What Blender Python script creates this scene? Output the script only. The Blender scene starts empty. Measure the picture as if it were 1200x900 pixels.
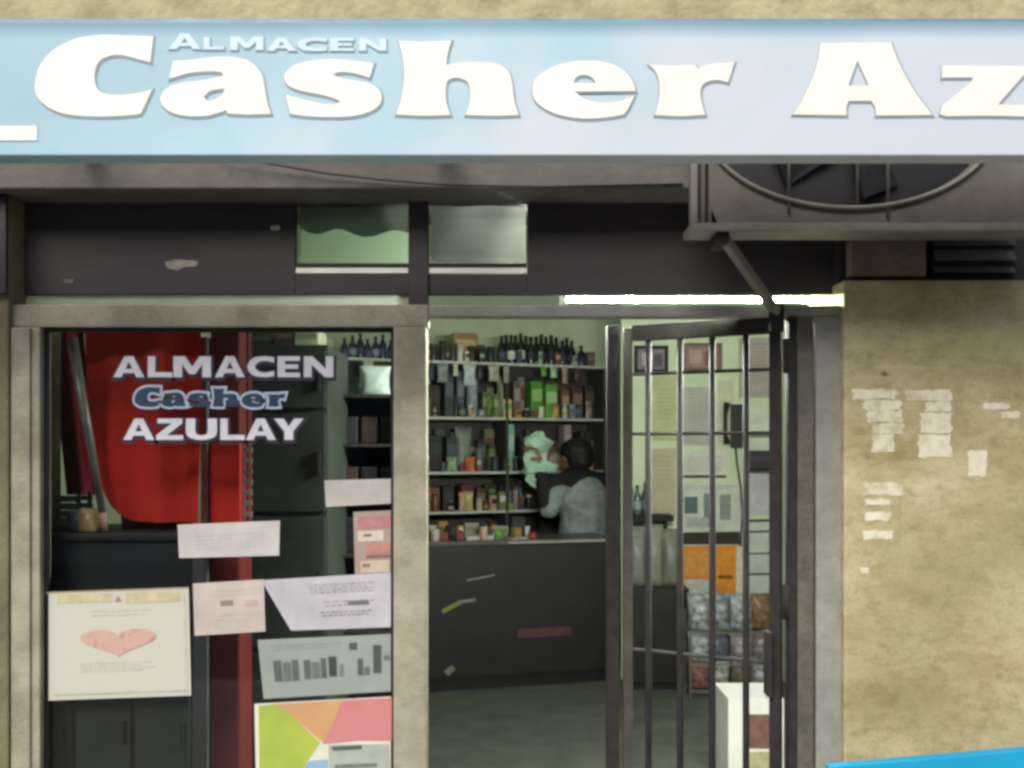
import bpy, bmesh, math, random
from mathutils import Vector, Matrix
random.seed(7)
S = bpy.context.scene
COL = S.collection
R = math.radians

# ------------------------------------------------------------------ camera, sky, sun, exposure
F = 1144.0          # focal length in photo pixels (1200 wide)
CD, CH, HOR = 2.6, 1.6, 528.0
cam = bpy.data.objects.new('camera', bpy.data.cameras.new('camera'))
COL.objects.link(cam)
cam.location = (0, -CD, CH)
cam.rotation_euler = (R(90), 0, 0)
cam.data.sensor_width = 36
cam.data.lens = 36 * F / 1200
cam.data.shift_y = (HOR - 450) / 1200
cam.data.clip_start = 0.05
cam.data.clip_end = 2000
S.camera = cam

SUN_EL, SUN_AZ = 41, 200     # azimuth from +Y clockwise: behind the camera, a little to the left
w = bpy.data.worlds.new('World'); S.world = w; w.use_nodes = True
nt = w.node_tree
sky = nt.nodes.new('ShaderNodeTexSky'); sky.sky_type = 'NISHITA'; sky.sun_disc = False
sky.sun_elevation = R(SUN_EL); sky.sun_rotation = R(SUN_AZ)
sky.air_density = 1.0; sky.dust_density = 3.0; sky.ozone_density = 1.0
bg = nt.nodes['Background']; bg.inputs['Strength'].default_value = 0.085
nt.links.new(sky.outputs[0], bg.inputs[0])
sl = bpy.data.lights.new('sun', 'SUN'); sl.energy = 1.5; sl.angle = R(35); sl.color = (1.0, .97, .91)
sun = bpy.data.objects.new('sun', sl); COL.objects.link(sun)
d = Vector((math.sin(R(SUN_AZ)) * math.cos(R(SUN_EL)), math.cos(R(SUN_AZ)) * math.cos(R(SUN_EL)), math.sin(R(SUN_EL))))
sun.rotation_euler = d.to_track_quat('Z', 'Y').to_euler()
sun.location = (-2, -6, 8)
S.view_settings.view_transform = 'Standard'
S.view_settings.look = 'None'
S.view_settings.exposure = 1.1
S.view_settings.gamma = 1
S.cycles.filter_width = 3.1
S.cycles.max_bounces = 10
S.cycles.transparent_max_bounces = 16

# ------------------------------------------------------------------ helpers
def W(px, py, y):
    """a point of the photo (1200x900) at depth y behind the shop front"""
    t = (y + CD) / F
    return Vector(((px - 600) * t, y, CH + (HOR - py) * t))
def WX(px, y): return (px - 600) * (y + CD) / F
def WZ(py, y): return CH + (HOR - py) * (y + CD) / F

def lin(c):
    if isinstance(c, str):
        c = [int(c[i:i + 2], 16) for i in (0, 2, 4)]
    return tuple(((v / 255) / 12.92 if v / 255 <= .04045 else ((v / 255 + .055) / 1.055) ** 2.4) for v in c)

MATS = {}
def mat(name, c1, c2=None, scale=14, rough=.6, bump=0, bscale=60, metal=0, stretch=(1, 1, 1), spec=.4, c3=None):
    if name in MATS: return MATS[name]
    m = bpy.data.materials.new(name); m.use_nodes = True
    n = m.node_tree; b = n.nodes['Principled BSDF']; L = n.links.new
    b.inputs['Roughness'].default_value = rough
    b.inputs['Metallic'].default_value = metal
    b.inputs['Specular IOR Level'].default_value = spec
    a = lin(c1); e = lin(c2) if c2 else tuple(v * .72 for v in a)
    tc = n.nodes.new('ShaderNodeTexCoord'); mp = n.nodes.new('ShaderNodeMapping')
    mp.inputs['Scale'].default_value = stretch
    L(tc.outputs['Object'], mp.inputs['Vector'])
    no = n.nodes.new('ShaderNodeTexNoise'); no.inputs['Scale'].default_value = scale; no.inputs['Detail'].default_value = 7
    no.inputs['Roughness'].default_value = .62
    L(mp.outputs[0], no.inputs['Vector'])
    rp = n.nodes.new('ShaderNodeValToRGB')
    rp.color_ramp.elements[0].position = .34; rp.color_ramp.elements[0].color = (*e, 1)
    rp.color_ramp.elements[1].position = .66; rp.color_ramp.elements[1].color = (*a, 1)
    if c3:
        q = rp.color_ramp.elements.new(.5); q.color = (*lin(c3), 1)
    L(no.outputs['Fac'], rp.inputs[0]); L(rp.outputs[0], b.inputs['Base Color'])
    if bump:
        nb = n.nodes.new('ShaderNodeTexNoise'); nb.inputs['Scale'].default_value = bscale; nb.inputs['Detail'].default_value = 5
        L(mp.outputs[0], nb.inputs['Vector'])
        bu = n.nodes.new('ShaderNodeBump'); bu.inputs['Strength'].default_value = bump; bu.inputs['Distance'].default_value = .01
        L(nb.outputs['Fac'], bu.inputs['Height']); L(bu.outputs[0], b.inputs['Normal'])
    MATS[name] = m
    return m

def glass_mat(name, tint, refl):
    m = bpy.data.materials.new(name); m.use_nodes = True
    n = m.node_tree; L = n.links.new
    for x in list(n.nodes):
        if x.type == 'BSDF_PRINCIPLED': n.nodes.remove(x)
    o = n.nodes['Material Output']
    t = n.nodes.new('ShaderNodeBsdfTransparent'); t.inputs[0].default_value = (*tint, 1)
    g = n.nodes.new('ShaderNodeBsdfGlossy'); g.inputs['Roughness'].default_value = .03
    f = n.nodes.new('ShaderNodeFresnel'); f.inputs[0].default_value = refl
    tc = n.nodes.new('ShaderNodeTexCoord'); no = n.nodes.new('ShaderNodeTexNoise'); no.inputs['Scale'].default_value = 3
    L(tc.outputs['Object'], no.inputs['Vector'])
    bu = n.nodes.new('ShaderNodeBump'); bu.inputs['Strength'].default_value = .05; L(no.outputs['Fac'], bu.inputs['Height'])
    L(bu.outputs[0], g.inputs['Normal'])
    mx = n.nodes.new('ShaderNodeMixShader'); L(f.outputs[0], mx.inputs[0]); L(t.outputs[0], mx.inputs[1]); L(g.outputs[0], mx.inputs[2])
    L(mx.outputs[0], o.inputs['Surface'])
    MATS[name] = m
    return m

def emit_mat(name, col, st):
    m = bpy.data.materials.new(name); m.use_nodes = True
    b = m.node_tree.nodes['Principled BSDF']
    b.inputs['Emission Color'].default_value = (*col, 1); b.inputs['Emission Strength'].default_value = st
    b.inputs['Base Color'].default_value = (.8, .8, .8, 1)
    MATS[name] = m
    return m

def tag(o, label=None, cat=None, group=None, kind=None):
    if label: o['label'] = label
    if cat: o['category'] = cat
    if group: o['group'] = group
    if kind: o['kind'] = kind
    return o

def empty(name, loc=(0, 0, 0), rz=0):
    o = bpy.data.objects.new(name, None); COL.objects.link(o)
    o.location = loc; o.rotation_euler = (0, 0, rz); o.empty_display_size = .05
    return o

def link(name, me, m, parent=None):
    o = bpy.data.objects.new(name, me); COL.objects.link(o)
    if m is not None and not me.materials:
        for k in (m if isinstance(m, (list, tuple)) else [m]): me.materials.append(k)
    if parent is not None: o.parent = parent
    return o

class MB:
    """collects simple shapes into one mesh"""
    def __init__(s): s.v = []; s.f = []; s.mi = []; s.cur = 0; s.sm = False
    def add(s, vs, fs):
        b = len(s.v); s.v += [tuple(v) for v in vs]
        s.f += [tuple(b + i for i in f) for f in fs]; s.mi += [s.cur] * len(fs)
        return s
    def box(s, x0, x1, y0, y1, z0, z1):
        return s.add([(x0, y0, z0), (x1, y0, z0), (x1, y1, z0), (x0, y1, z0), (x0, y0, z1), (x1, y0, z1), (x1, y1, z1), (x0, y1, z1)],
                     [(3, 2, 1, 0), (4, 5, 6, 7), (0, 1, 5, 4), (1, 2, 6, 5), (2, 3, 7, 6), (3, 0, 4, 7)])
    def hexa(s, front, back):     # two quads of points
        return s.add(list(front) + list(back), [(0, 1, 2, 3), (7, 6, 5, 4), (1, 0, 4, 5), (2, 1, 5, 6), (3, 2, 6, 7), (0, 3, 7, 4)])
    def bar(s, a, b, wd, hd=None, up=(0, 0, 1)):
        a = Vector(a); b = Vector(b); hd = hd or wd
        t = (b - a).normalized(); u = Vector(up)
        if abs(t.dot(u)) > .97: u = Vector((0, 1, 0))
        sx = t.cross(u).normalized(); sy = sx.cross(t).normalized()
        q = [sx * i * wd / 2 + sy * j * hd / 2 for i, j in ((-1, -1), (1, -1), (1, 1), (-1, 1))]
        return s.add([a + k for k in q] + [b + k for k in q], [(0, 1, 2, 3), (7, 6, 5, 4), (1, 0, 4, 5), (2, 1, 5, 6), (3, 2, 6, 7), (0, 3, 7, 4)])
    def tube(s, pts, r, n=10, cap=True):
        pts = [Vector(p) for p in pts]; rs = r if isinstance(r, (list, tuple)) else [r] * len(pts)
        vs = []; fs = []
        for i, p in enumerate(pts):
            t = (pts[min(i + 1, len(pts) - 1)] - pts[max(i - 1, 0)]).normalized()
            u = Vector((0, 0, 1)) if abs(t.z) < .9 else Vector((0, 1, 0))
            a = t.cross(u).normalized(); c = a.cross(t)
            for k in range(n):
                g = 2 * math.pi * k / n
                vs.append(p + (a * math.cos(g) + c * math.sin(g)) * rs[i])
        for i in range(len(pts) - 1):
            for k in range(n):
                fs.append((i * n + k, i * n + (k + 1) % n, (i + 1) * n + (k + 1) % n, (i + 1) * n + k))
        if cap: fs += [tuple(range(n)), tuple(reversed(range((len(pts) - 1) * n, len(pts) * n)))]
        return s.add(vs, fs)
    def lathe(s, prof, n=14, cx=0, cy=0, z=0):
        vs = []; fs = []
        for r, h in prof:
            for k in range(n):
                g = 2 * math.pi * k / n; vs.append((cx + r * math.cos(g), cy + r * math.sin(g), z + h))
        for i in range(len(prof) - 1):
            for k in range(n):
                fs.append((i * n + k, i * n + (k + 1) % n, (i + 1) * n + (k + 1) % n, (i + 1) * n + k))
        fs += [tuple(reversed(range(n))), tuple(range((len(prof) - 1) * n, len(prof) * n))]
        return s.add(vs, fs)
    def mesh(s, name, bevel=0, smooth=False):
        me = bpy.data.meshes.new(name); me.from_pydata(s.v, [], s.f); me.update()
        for p, i in zip(me.polygons, s.mi): p.material_index = i
        bm = bmesh.new(); bm.from_mesh(me)
        bmesh.ops.recalc_face_normals(bm, faces=bm.faces)
        if bevel:
            bmesh.ops.bevel(bm, geom=[e for e in bm.edges if len(e.link_faces) == 2 and e.calc_face_angle(0) > .6], offset=bevel, segments=2, affect='EDGES', profile=.6)
        bm.to_mesh(me); bm.free()
        if smooth:
            for p in me.polygons: p.use_smooth = True
        return me
    def build(s, name, m, parent=None, bevel=0, smooth=False):
        return link(name, s.mesh(name, bevel, smooth), m, parent)

def ring_path(loop):
    """smooth closed outline: list of (x, y, corner)"""
    n = len(loop); out = []
    for i in range(n):
        p0, p1, p2, p3 = loop[i - 1], loop[i], loop[(i + 1) % n], loop[(i + 2) % n]
        a, b = Vector(p1[:2]), Vector(p2[:2])
        t1 = (b - a) if p1[2] else (b - Vector(p0[:2])) * .5
        t2 = (b - a) if p2[2] else (Vector(p3[:2]) - a) * .5
        k = 1 if (p1[2] and p2[2]) else 5
        for j in range(k):
            t = j / k; h = t * t * t; q = t * t
            out.append(a * (2 * h - 3 * q + 1) + t1 * (h - 2 * q + t) + b * (-2 * h + 3 * q) + t2 * (h - q))
    return out

def grow(pts, dd):
    n = len(pts); ar = sum(pts[i - 1].x * pts[i].y - pts[i].x * pts[i - 1].y for i in range(n))
    sg = 1 if ar > 0 else -1; out = []
    for i in range(n):
        a = (pts[i] - pts[i - 1]); b = (pts[(i + 1) % n] - pts[i])
        if a.length < 1e-9 or b.length < 1e-9: out.append(pts[i].copy()); continue
        a.normalize(); b.normalize()
        nn = (Vector((a.y, -a.x)) + Vector((b.y, -b.x)))
        if nn.length < .3: nn = Vector((a.y, -a.x))
        nn.normalize()
        c = max(.45, nn.dot(Vector((a.y, -a.x))))
        out.append(pts[i] + nn * (sg * dd / c))
    return out

def flat_shape(name, loops, y, th, m, parent=None):
    """filled outline (x,z loops, holes by nesting) standing in the XZ plane, front face at y"""
    cu = bpy.data.curves.new(name, 'CURVE'); cu.dimensions = '2D'; cu.fill_mode = 'BOTH'; cu.extrude = th / 2
    for lp in loops:
        sp = cu.splines.new('POLY'); sp.points.add(len(lp) - 1)
        for p, q in zip(sp.points, lp): p.co = (q[0], q[1], 0, 1)
        sp.use_cyclic_u = True
    t = bpy.data.objects.new(name, cu); COL.objects.link(t)
    dg = bpy.context.evaluated_depsgraph_get(); me = bpy.data.meshes.new_from_object(t.evaluated_get(dg))
    bpy.data.objects.remove(t); bpy.data.curves.remove(cu)
    me.transform(Matrix(((1, 0, 0, 0), (0, 0, -1, y + th / 2), (0, 1, 0, 0), (0, 0, 0, 1))))
    me.materials.clear(); me.name = name
    return link(name, me, m, parent)

# ------------------------------------------------------------------ materials
def translucent(m, k=.6):
    n = m.node_tree; b = n.nodes['Principled BSDF']; o = n.nodes['Material Output']
    t = n.nodes.new('ShaderNodeBsdfTranslucent'); x = n.nodes.new('ShaderNodeMixShader'); x.inputs[0].default_value = k
    src = b.inputs['Base Color'].links[0].from_socket; n.links.new(src, t.inputs[0])
    n.links.new(b.outputs[0], x.inputs[1]); n.links.new(t.outputs[0], x.inputs[2]); n.links.new(x.outputs[0], o.inputs['Surface'])
    return m
M_upper = mat('upper_wall_plaster', 'B4AE8A', '938D6C', 9, .9, .6, 40, c3='A8A17E')
M_beam = mat('beam_grey', '66625E', '53504C', 7, .85, .4, 45)
M_dark = mat('dark_board_paint', '3A3438', '302B2F', 5, .6, .05, 30, stretch=(1, 1, 4))
M_frame = mat('painted_frame', 'A8A390', '837E6C', 9, .6, .3, 90, c3='999480')
M_jamb = mat('grey_jamb', '9A9A92', '83837A', 12, .55, .2, 80)
M_gate = mat('gate_iron', '322F2E', '242221', 22, .9, .3, 120)
M_gatefix = mat('gate_fixed_frame', '6A675A', '514E44', 18, .55, .3, 90)
M_white = mat('paper_white', 'EDEAE4', 'E0DDD6', 9, .7)
M_floor = mat('shop_floor', '66685F', '50534C', 6, .6, .2, 60, c3='5C5E56')
M_inwall = mat('inner_wall_paint', 'D3DCC0', 'C3CDAE', 4, .8, .1, 40)
M_ceil = mat('ceiling_paint', 'DDE2D0', 'CFD5C0', 4, .85)
M_counter = mat('counter_dark', '242226', '1B191C', 6, .5, .1, 60)
M_shelf = mat('shelf_metal', 'C9CBC4', 'B0B2AA', 8, .5)
M_shelfback = mat('shelf_back', '4A4640', '3A3732', 8, .7)
M_red = mat('hazed_red', '7E2A2A', '662222', 4, .5, .05, 20)  # dulled red: reflection haze put into the colour
M_redcloth = mat('red_cloth', 'F04232', 'C82E2A', 3, .9, .3, 200, stretch=(1, 1, .4))
M_pole = mat('pole_metal', '8D8B84', '6E6C66', 20, .4, 0, 60, metal=.4)
M_black = mat('black_plastic', '1E1D20', '151417', 10, .5)
M_glass = glass_mat('window_glass', (.90, .93, .92), 1.45)
M_ac = mat('ac_paint', '6C6960', '58554E', 9, .55, .15, 60)
M_acrim = mat('ac_rim', '86827A', '726E67', 12, .5)
M_tube = emit_mat('tube_light', (.95, 1.0, .92), 840)

# right-hand plaster wall: mottled beige with streaks and damp
def wall_mat():
    m = bpy.data.materials.new('stained_plaster'); m.use_nodes = True
    n = m.node_tree; b = n.nodes['Principled BSDF']; L = n.links.new
    b.inputs['Roughness'].default_value = .9; b.inputs['Specular IOR Level'].default_value = .2
    tc = n.nodes.new('ShaderNodeTexCoord')
    def noise(sc, st, det=6, rg=.6):
        mp = n.nodes.new('ShaderNodeMapping'); mp.inputs['Scale'].default_value = st; L(tc.outputs['Object'], mp.inputs['Vector'])
        q = n.nodes.new('ShaderNodeTexNoise'); q.inputs['Scale'].default_value = sc; q.inputs['Detail'].default_value = det; q.inputs['Roughness'].default_value = rg
        L(mp.outputs[0], q.inputs['Vector']); return q.outputs['Fac']
    def ramp(f, els):
        r = n.nodes.new('ShaderNodeValToRGB'); cr = r.color_ramp
        cr.elements[0].position, cr.elements[0].color = els[0][0], (*els[0][1], 1)
        cr.elements[1].position, cr.elements[1].color = els[-1][0], (*els[-1][1], 1)
        for p, c in els[1:-1]:
            e = cr.elements.new(p); e.color = (*c, 1)
        L(f, r.inputs[0]); return r.outputs[0]
    def mix(kind, f, a, c):
        x = n.nodes.new('ShaderNodeMix'); x.data_type = 'RGBA'; x.blend_type = kind
        if isinstance(f, float): x.inputs[0].default_value = f
        else: L(f, x.inputs[0])
        L(a, x.inputs[6]); L(c, x.inputs[7]); return x.outputs[2]
    base = ramp(noise(3.2, (1, 1, 1.5)), [(.28, lin('9A8B64')), (.45, lin('B5A77E')), (.58, lin('C5B994')), (.75, lin('D6CEB0'))])
    mott = ramp(noise(22, (1, 1, 1.6), 8, .7), [(.3, (.42, .42, .38)), (.52, (1, 1, 1)), (.8, (1.0, 1.0, .98))])
    c = mix('MULTIPLY', .5, base, mott)
    strk = ramp(noise(9, (.8, 1, 3), 8, .75), [(.3, (.70, .68, .60)), (.5, (1, 1, 1)), (.7, (1, 1, 1))])
    c = mix('MULTIPLY', .7, c, strk)
    grn = n.nodes.new('ShaderNodeRGB'); grn.outputs[0].default_value = (*lin('9C9A72'), 1)
    gf = ramp(noise(2.1, (1, 1, 1)), [(.45, (0, 0, 0)), (.7, (.6, .6, .6))])
    c = mix('MIX', gf, c, grn.outputs[0])
    spots = ramp(noise(16, (1, 1, 1), 3, .5), [(.22, lin('4C4638')), (.29, (1, 1, 1)), (.9, (1, 1, 1))])
    c = mix('MULTIPLY', .8, c, spots)
    grain = ramp(noise(150, (1, 1, 1), 4, .7), [(.3, (.70, .69, .66)), (.6, (1, 1, 1)), (.9, (1, 1, 1))])
    c = mix('MULTIPLY', .6, c, grain)
    vo = n.nodes.new('ShaderNodeTexVoronoi'); vo.feature = 'DISTANCE_TO_EDGE'; vo.inputs['Scale'].default_value = 2.6
    wp = n.nodes.new('ShaderNodeTexNoise'); wp.inputs['Scale'].default_value = 7; wp.inputs['Detail'].default_value = 5; L(tc.outputs['Object'], wp.inputs['Vector'])
    vm_ = n.nodes.new('ShaderNodeVectorMath'); vm_.operation = 'ADD'; sc_n = n.nodes.new('ShaderNodeVectorMath'); sc_n.operation = 'SCALE'; sc_n.inputs['Scale'].default_value = .35
    L(wp.outputs['Color'], sc_n.inputs[0]); L(tc.outputs['Object'], vm_.inputs[0]); L(sc_n.outputs[0], vm_.inputs[1]); L(vm_.outputs[0], vo.inputs['Vector'])
    crk = ramp(vo.outputs['Distance'], [(.0, (.45, .42, .36)), (.012, (1, 1, 1)), (.9, (1, 1, 1))])
    c = mix('MULTIPLY', .22, c, crk)
    L(c, b.inputs['Base Color'])
    bu = n.nodes.new('ShaderNodeBump'); bu.inputs['Strength'].default_value = .7; bu.inputs['Distance'].default_value = .006
    L(noise(38, (1, 1, 1), 8, .7), bu.inputs['Height']); L(bu.outputs[0], b.inputs['Normal'])
    return m
M_wall = wall_mat()

def sign_mat():
    m = bpy.data.materials.new('sign_print'); m.use_nodes = True
    n = m.node_tree; b = n.nodes['Principled BSDF']; L = n.links.new
    b.inputs['Roughness'].default_value = .45
    tc = n.nodes.new('ShaderNodeTexCoord'); sp = n.nodes.new('ShaderNodeSeparateXYZ'); L(tc.outputs['Object'], sp.inputs[0])
    no = n.nodes.new('ShaderNodeTexNoise'); no.inputs['Scale'].default_value = 4.5; no.inputs['Detail'].default_value = 7; L(tc.outputs['Object'], no.inputs['Vector'])
    def math_(op, a, c):
        q = n.nodes.new('ShaderNodeMath'); q.operation = op
        for i, v in enumerate((a, c)):
            if isinstance(v, (int, float)): q.inputs[i].default_value = v
            else: L(v, q.inputs[i])
        return q.outputs[0]
    # printed sky: deeper blue to the left and along the top edge, milky to the right and below
    u = math_('MULTIPLY', math_('ADD', sp.outputs['X'], 1.05), .50)
    u = math_('ADD', u, math_('MULTIPLY', math_('SUBTRACT', no.outputs['Fac'], .5), .8))
    v = math_('MULTIPLY', math_('SUBTRACT', sp.outputs['Z'], 2.33), -1.3)
    u = math_('ADD', u, v)
    r = n.nodes.new('ShaderNodeValToRGB'); cr = r.color_ramp
    cr.elements[0].position = .0; cr.elements[0].color = (*lin('8FB2C0'), 1)
    cr.elements[1].position = .75; cr.elements[1].color = (*lin('C2CAD3'), 1)
    e = cr.elements.new(.35); e.color = (*lin('A1C1CE'), 1)
    L(u, r.inputs[0])
    r2 = n.nodes.new('ShaderNodeValToRGB'); c2 = r2.color_ramp
    c2.elements[0].position = .87; c2.elements[0].color = (1, 1, 1, 1)
    c2.elements[1].position = 1.0; c2.elements[1].color = (*lin('8FB6C8'), 1)
    L(math_('DIVIDE', math_('SUBTRACT', sp.outputs['Z'], 2.205), .274), r2.inputs[0])
    mx = n.nodes.new('ShaderNodeMix'); mx.data_type = 'RGBA'; mx.blend_type = 'MULTIPLY'; mx.inputs[0].default_value = 1
    L(r.outputs[0], mx.inputs[6]); L(r2.outputs[0], mx.inputs[7]); L(mx.outputs[2], b.inputs['Base Color'])
    return m
M_sign = sign_mat()

# ------------------------------------------------------------------ ground and street
def slab(name, x0, x1, y0, y1, z0, z1, m, kind='structure'):
    return tag(MB().box(x0, x1, y0, y1, z0, z1).build(name, m), kind=kind)
M_pave = mat('pavement_concrete', '8B8880', '747169', 5, .85, .4, 50)
M_road = mat('asphalt', '48474A', '39383A', 30, .9, .5, 120)
slab('ground', -400, 400, -400, -15, -.3, -.12, mat('far_ground', '6A675E', '57544D', .2, .9))
slab('road', -60, 60, -12, -4.2, -.3, -.116, M_road)
slab('pavement', -60, 60, -4.0, -.09, -.3, 0, M_pave)
slab('kerb', -60, 60, -4.2, -4.0, -.3, .004, mat('kerb_stone', '9A978E', '86837A', 8, .8, .3, 40))
# houses across the street, mirrored dimly in the window
def street_house(label, x0, x1, h, wallc, floors, nwin):
    t = empty('street_house', ((x0 + x1) / 2, -15, -.12)); tag(t, label, 'house', 'houses across the street')
    m = mat('house_' + wallc, wallc, None, 2, .9, .3, 20)
    MB().box(x0 - t.location.x, x1 - t.location.x, -6, 0, 0, h).build('wall', m, t)
    MB().box(x0 - t.location.x - .15, x1 - t.location.x + .15, -6.1, .25, h, h + .25).build('cornice', m, t)
    for f in range(floors):
        for k in range(nwin):
            cx = x0 - t.location.x + (x1 - x0) * (k + .5) / nwin
            if f == 0 and k == nwin // 2:
                MB().box(cx - .55, cx + .55, .002, .06, .1, 2.3).build('door', mat('house_door', '4A3C30', '3A2E26', 6, .6), t); continue
            o = MB().box(cx - .6, cx + .6, .002, .05, f * 3 + 1.0, f * 3 + 2.3).build('window', mat('house_window', '2A3036', '20262B', 3, .2), t)
            MB().box(cx - .7, cx + .7, .002, .14, f * 3 + .9, f * 3 + .99).build('sill', m, o)
street_house('ochre two-storey house across the street, mirrored in the left of the window', -17, -6, 6.4, '8E7A5C', 2, 5)
street_house('grey three-storey house across the street, mirrored in the middle of the window', -5.6, 4, 9.2, '7C7A76', 3, 4)
street_house('brick-red two-storey house across the street, mirrored at the right', 4.4, 16, 6.8, '7E5A4C', 2, 5)
slab('far_pavement', -60, 60, -15, -12, -.3, .0, M_pave)
# the room behind the shop front
XL, XR, YB, ZC = -2.7, 1.88, 5.7, 3.25
slab('shop_floor', XL - .1, XR + .1, -.09, YB + .1, -.3, .004, M_floor)
slab('ceiling', XL - .1, XR + .1, .1, YB + .1, ZC, ZC + .1, M_ceil)
slab('wall_left', XL - .1, XL, .1, YB, .004, ZC, M_inwall)
slab('wall_right', XR, XR + .1, .1, YB, .004, ZC, M_inwall)
slab('wall_back', XL, XR, YB, YB + .1, .004, ZC, M_inwall)
YP = 4.2
px0 = WX(728, YP)
slab('wall_partition', px0, XR, YP, YP + .1, .004, ZC, M_inwall)

# ------------------------------------------------------------------ building face
YW = -.10
t = empty('building_front', (0, YW, 0)); t.location = (0, 0, 0)
tag(t, 'pale mottled plaster wall and grey concrete beam above the shop sign', 'wall')
MB().box(-3.2, 3.2, YW, .3, WZ(222, YW) + .19, 3.6).build('upper_wall', M_upper, t)
MB().box(-3.2, 3.2, YW - .012, .3, WZ(222, YW), WZ(222, YW) + .188).build('beam', M_beam, t, .004)

YR = -.06
xr = WX(989, YR); zr = WZ(328, YR)
t = empty('plaster_wall', (xr + .5, YR, 0)); tag(t, 'stained beige plaster wall to the right of the doorway', 'wall')
def rel(o, t): o.matrix_parent_inverse = Matrix.Translation(-t.location); return o
rel(MB().box(xr, 3.2, YR, .25, .0, zr).build('wall_face', M_wall, t, .006), t)
rel(MB().box(xr + .004, 3.2, YR + .05, .25, zr, WZ(222, YW) - .002).build('recess_back', M_dark, t), t)
xb0, xb1 = WX(996, YR + .02), WX(1084, YR + .02)
rel(MB().box(xb0, xb1, YR + .012, YR + .06, zr + .012, WZ(281, YR + .02)).build('concrete_block', mat('block_concrete', '8B7F6C', '6F6556', 8, .9, .5, 50), t, .004), t)
# torn remains of posters on that wall
M_torn = mat('torn_paper', 'E0DBC8', 'BDB492', 24, .9, c3='D8D2BA')
def ragged(x0, y0, x1, y1, amp, n=7):
    amp = min(amp, abs(y1 - y0) * .26, abs(x1 - x0) * .06)
    p = []
    for a, b, c, e in ((x0, y0, x1, y0), (x1, y0, x1, y1), (x1, y1, x0, y1), (x0, y1, x0, y0)):
        for i in range(n):
            f = i / n; p.append((a + (c - a) * f + random.uniform(-amp, amp), b + (e - b) * f + random.uniform(-amp, amp) * .6))
    return p
def torn(label, pieces, th=.0012):
    a, b = pieces[0][:2]
    r = empty('torn_poster', W(a, b, YR)); tag(r, label, 'torn paper', 'torn poster remains on the plaster wall')
    for pc in pieces:
        lp = [(WX(x, YR), WZ(y, YR)) for x, y in ragged(*pc)]
        rel(flat_shape('scrap', [lp], YR - th, th - .0002, M_torn, r), r)
torn('pale torn poster scraps on the beige wall, nearest the grey door jamb', [(999, 457, 1050, 468, 3), (1012, 468.6, 1057, 481, 3.5), (1016, 481.6, 1059, 495, 4), (1022, 495.6, 1058, 508, 4), (1022, 508.6, 1048, 530, 4)])
torn('squarish pale torn poster on the beige wall right of the smaller scraps', [(1062, 457, 1115, 470, 2), (1084, 470.6, 1115, 483, 3), (1078, 483.6, 1115, 508, 3), (1076, 508.6, 1115, 536, 5)])
torn('short stack of torn paper strips low on the beige wall', [(1012, 566, 1060, 580, 5), (1014, 585, 1042, 592, 3), (1014, 600, 1044, 610, 3), (1012, 622, 1046, 632, 3), (1008, 665, 1018, 672, 2)])
torn('faint greyish paper patch on the middle of the beige wall', [(1134, 528, 1156, 558, 5)])
torn('thin curled white scrap high at the right of the beige wall', [(1152, 472, 1182, 480, 3), (1172, 482, 1196, 490, 3)])

# louvre vent in the recess
yv = YR + .045
t = empty('wall_vent', W(1137, 326, yv)); tag(t, 'small grey louvred vent above the beige wall, under the air conditioner', 'vent')
vx0, vx1 = WX(1090, yv), WX(1188, yv)
rel(MB().box(vx0, vx1, yv - .004, yv + .004, WZ(324, yv), WZ(276, yv)).build('backing', M_black, t), t)
for a, b in ((278, 289), (293, 307), (313, 321)):
    z0, z1 = WZ(b, yv), WZ(a, yv)
    rel(MB().hexa([(vx0 + .004, yv - .026, z0), (vx1 - .006, yv - .026, z0), (vx1 - .006, yv - .008, z1), (vx0 + .004, yv - .008, z1)],
                  [(vx0 + .004, yv - .018, z0), (vx1 - .006, yv - .018, z0), (vx1 - .006, yv - .005, z1), (vx0 + .004, yv - .005, z1)]).build('slat', mat('vent_grey', '6F716B', '5A5C56', 14, .5), t), t)

# left pillar
yl = -.05
xl1 = WX(10, yl)
tag(MB().box(-3.2, xl1, yl, .25, 0, WZ(222, YW) - .002).build('plaster_pillar', mat('olive_plaster', '7D765C', '645E49', 6, .9, .5, 45), None, .006),
    'dull olive plastered pillar at the left edge of the shop window', 'pillar')

# ------------------------------------------------------------------ shop front
SF = empty('storefront', (0, 0, 0)); tag(SF, 'grey-beige metal shop front with glazed window, doorway and dark fascia boards', 'shop front')
FX0, FX1 = WX(11, 0), WX(987, 0)
ztop = WZ(357, -.03); zhead = WZ(383, -.03)
MB().box(FX0, WX(503, 0), -.03, .03, zhead, ztop).build('head', M_frame, SF, .003)
MB().box(WX(503, 0) + .001, FX1, -.026, .03, WZ(371, -.026), ztop - .001).build('head', M_jamb, SF, .003)
MB().box(FX0, WX(54, 0), -.034, .03, .02, zhead - .001).build('stile', M_frame, SF, .004)
MB().box(WX(22, 0), WX(44, 0), -.042, -.034, .02, zhead - .004).build('stile_bead', M_frame, SF, .003)
MB().box(WX(463, 0), WX(501, 0), -.038, .03, .02, zhead - .001).build('mullion', M_frame, SF, .004)
MB().box(WX(952, 0), FX1, -.034, .03, .02, WZ(371, -.026) - .001).build('jamb', M_jamb, SF, .004)
MB().box(WX(54, 0), WX(463, 0), -.03, .03, .02, .42).build('lower_panel', M_jamb, SF, .004)
MB().box(WX(54, 0), WX(463, 0), -.003, .003, .42, zhead).build('pane', M_glass, SF)
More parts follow.
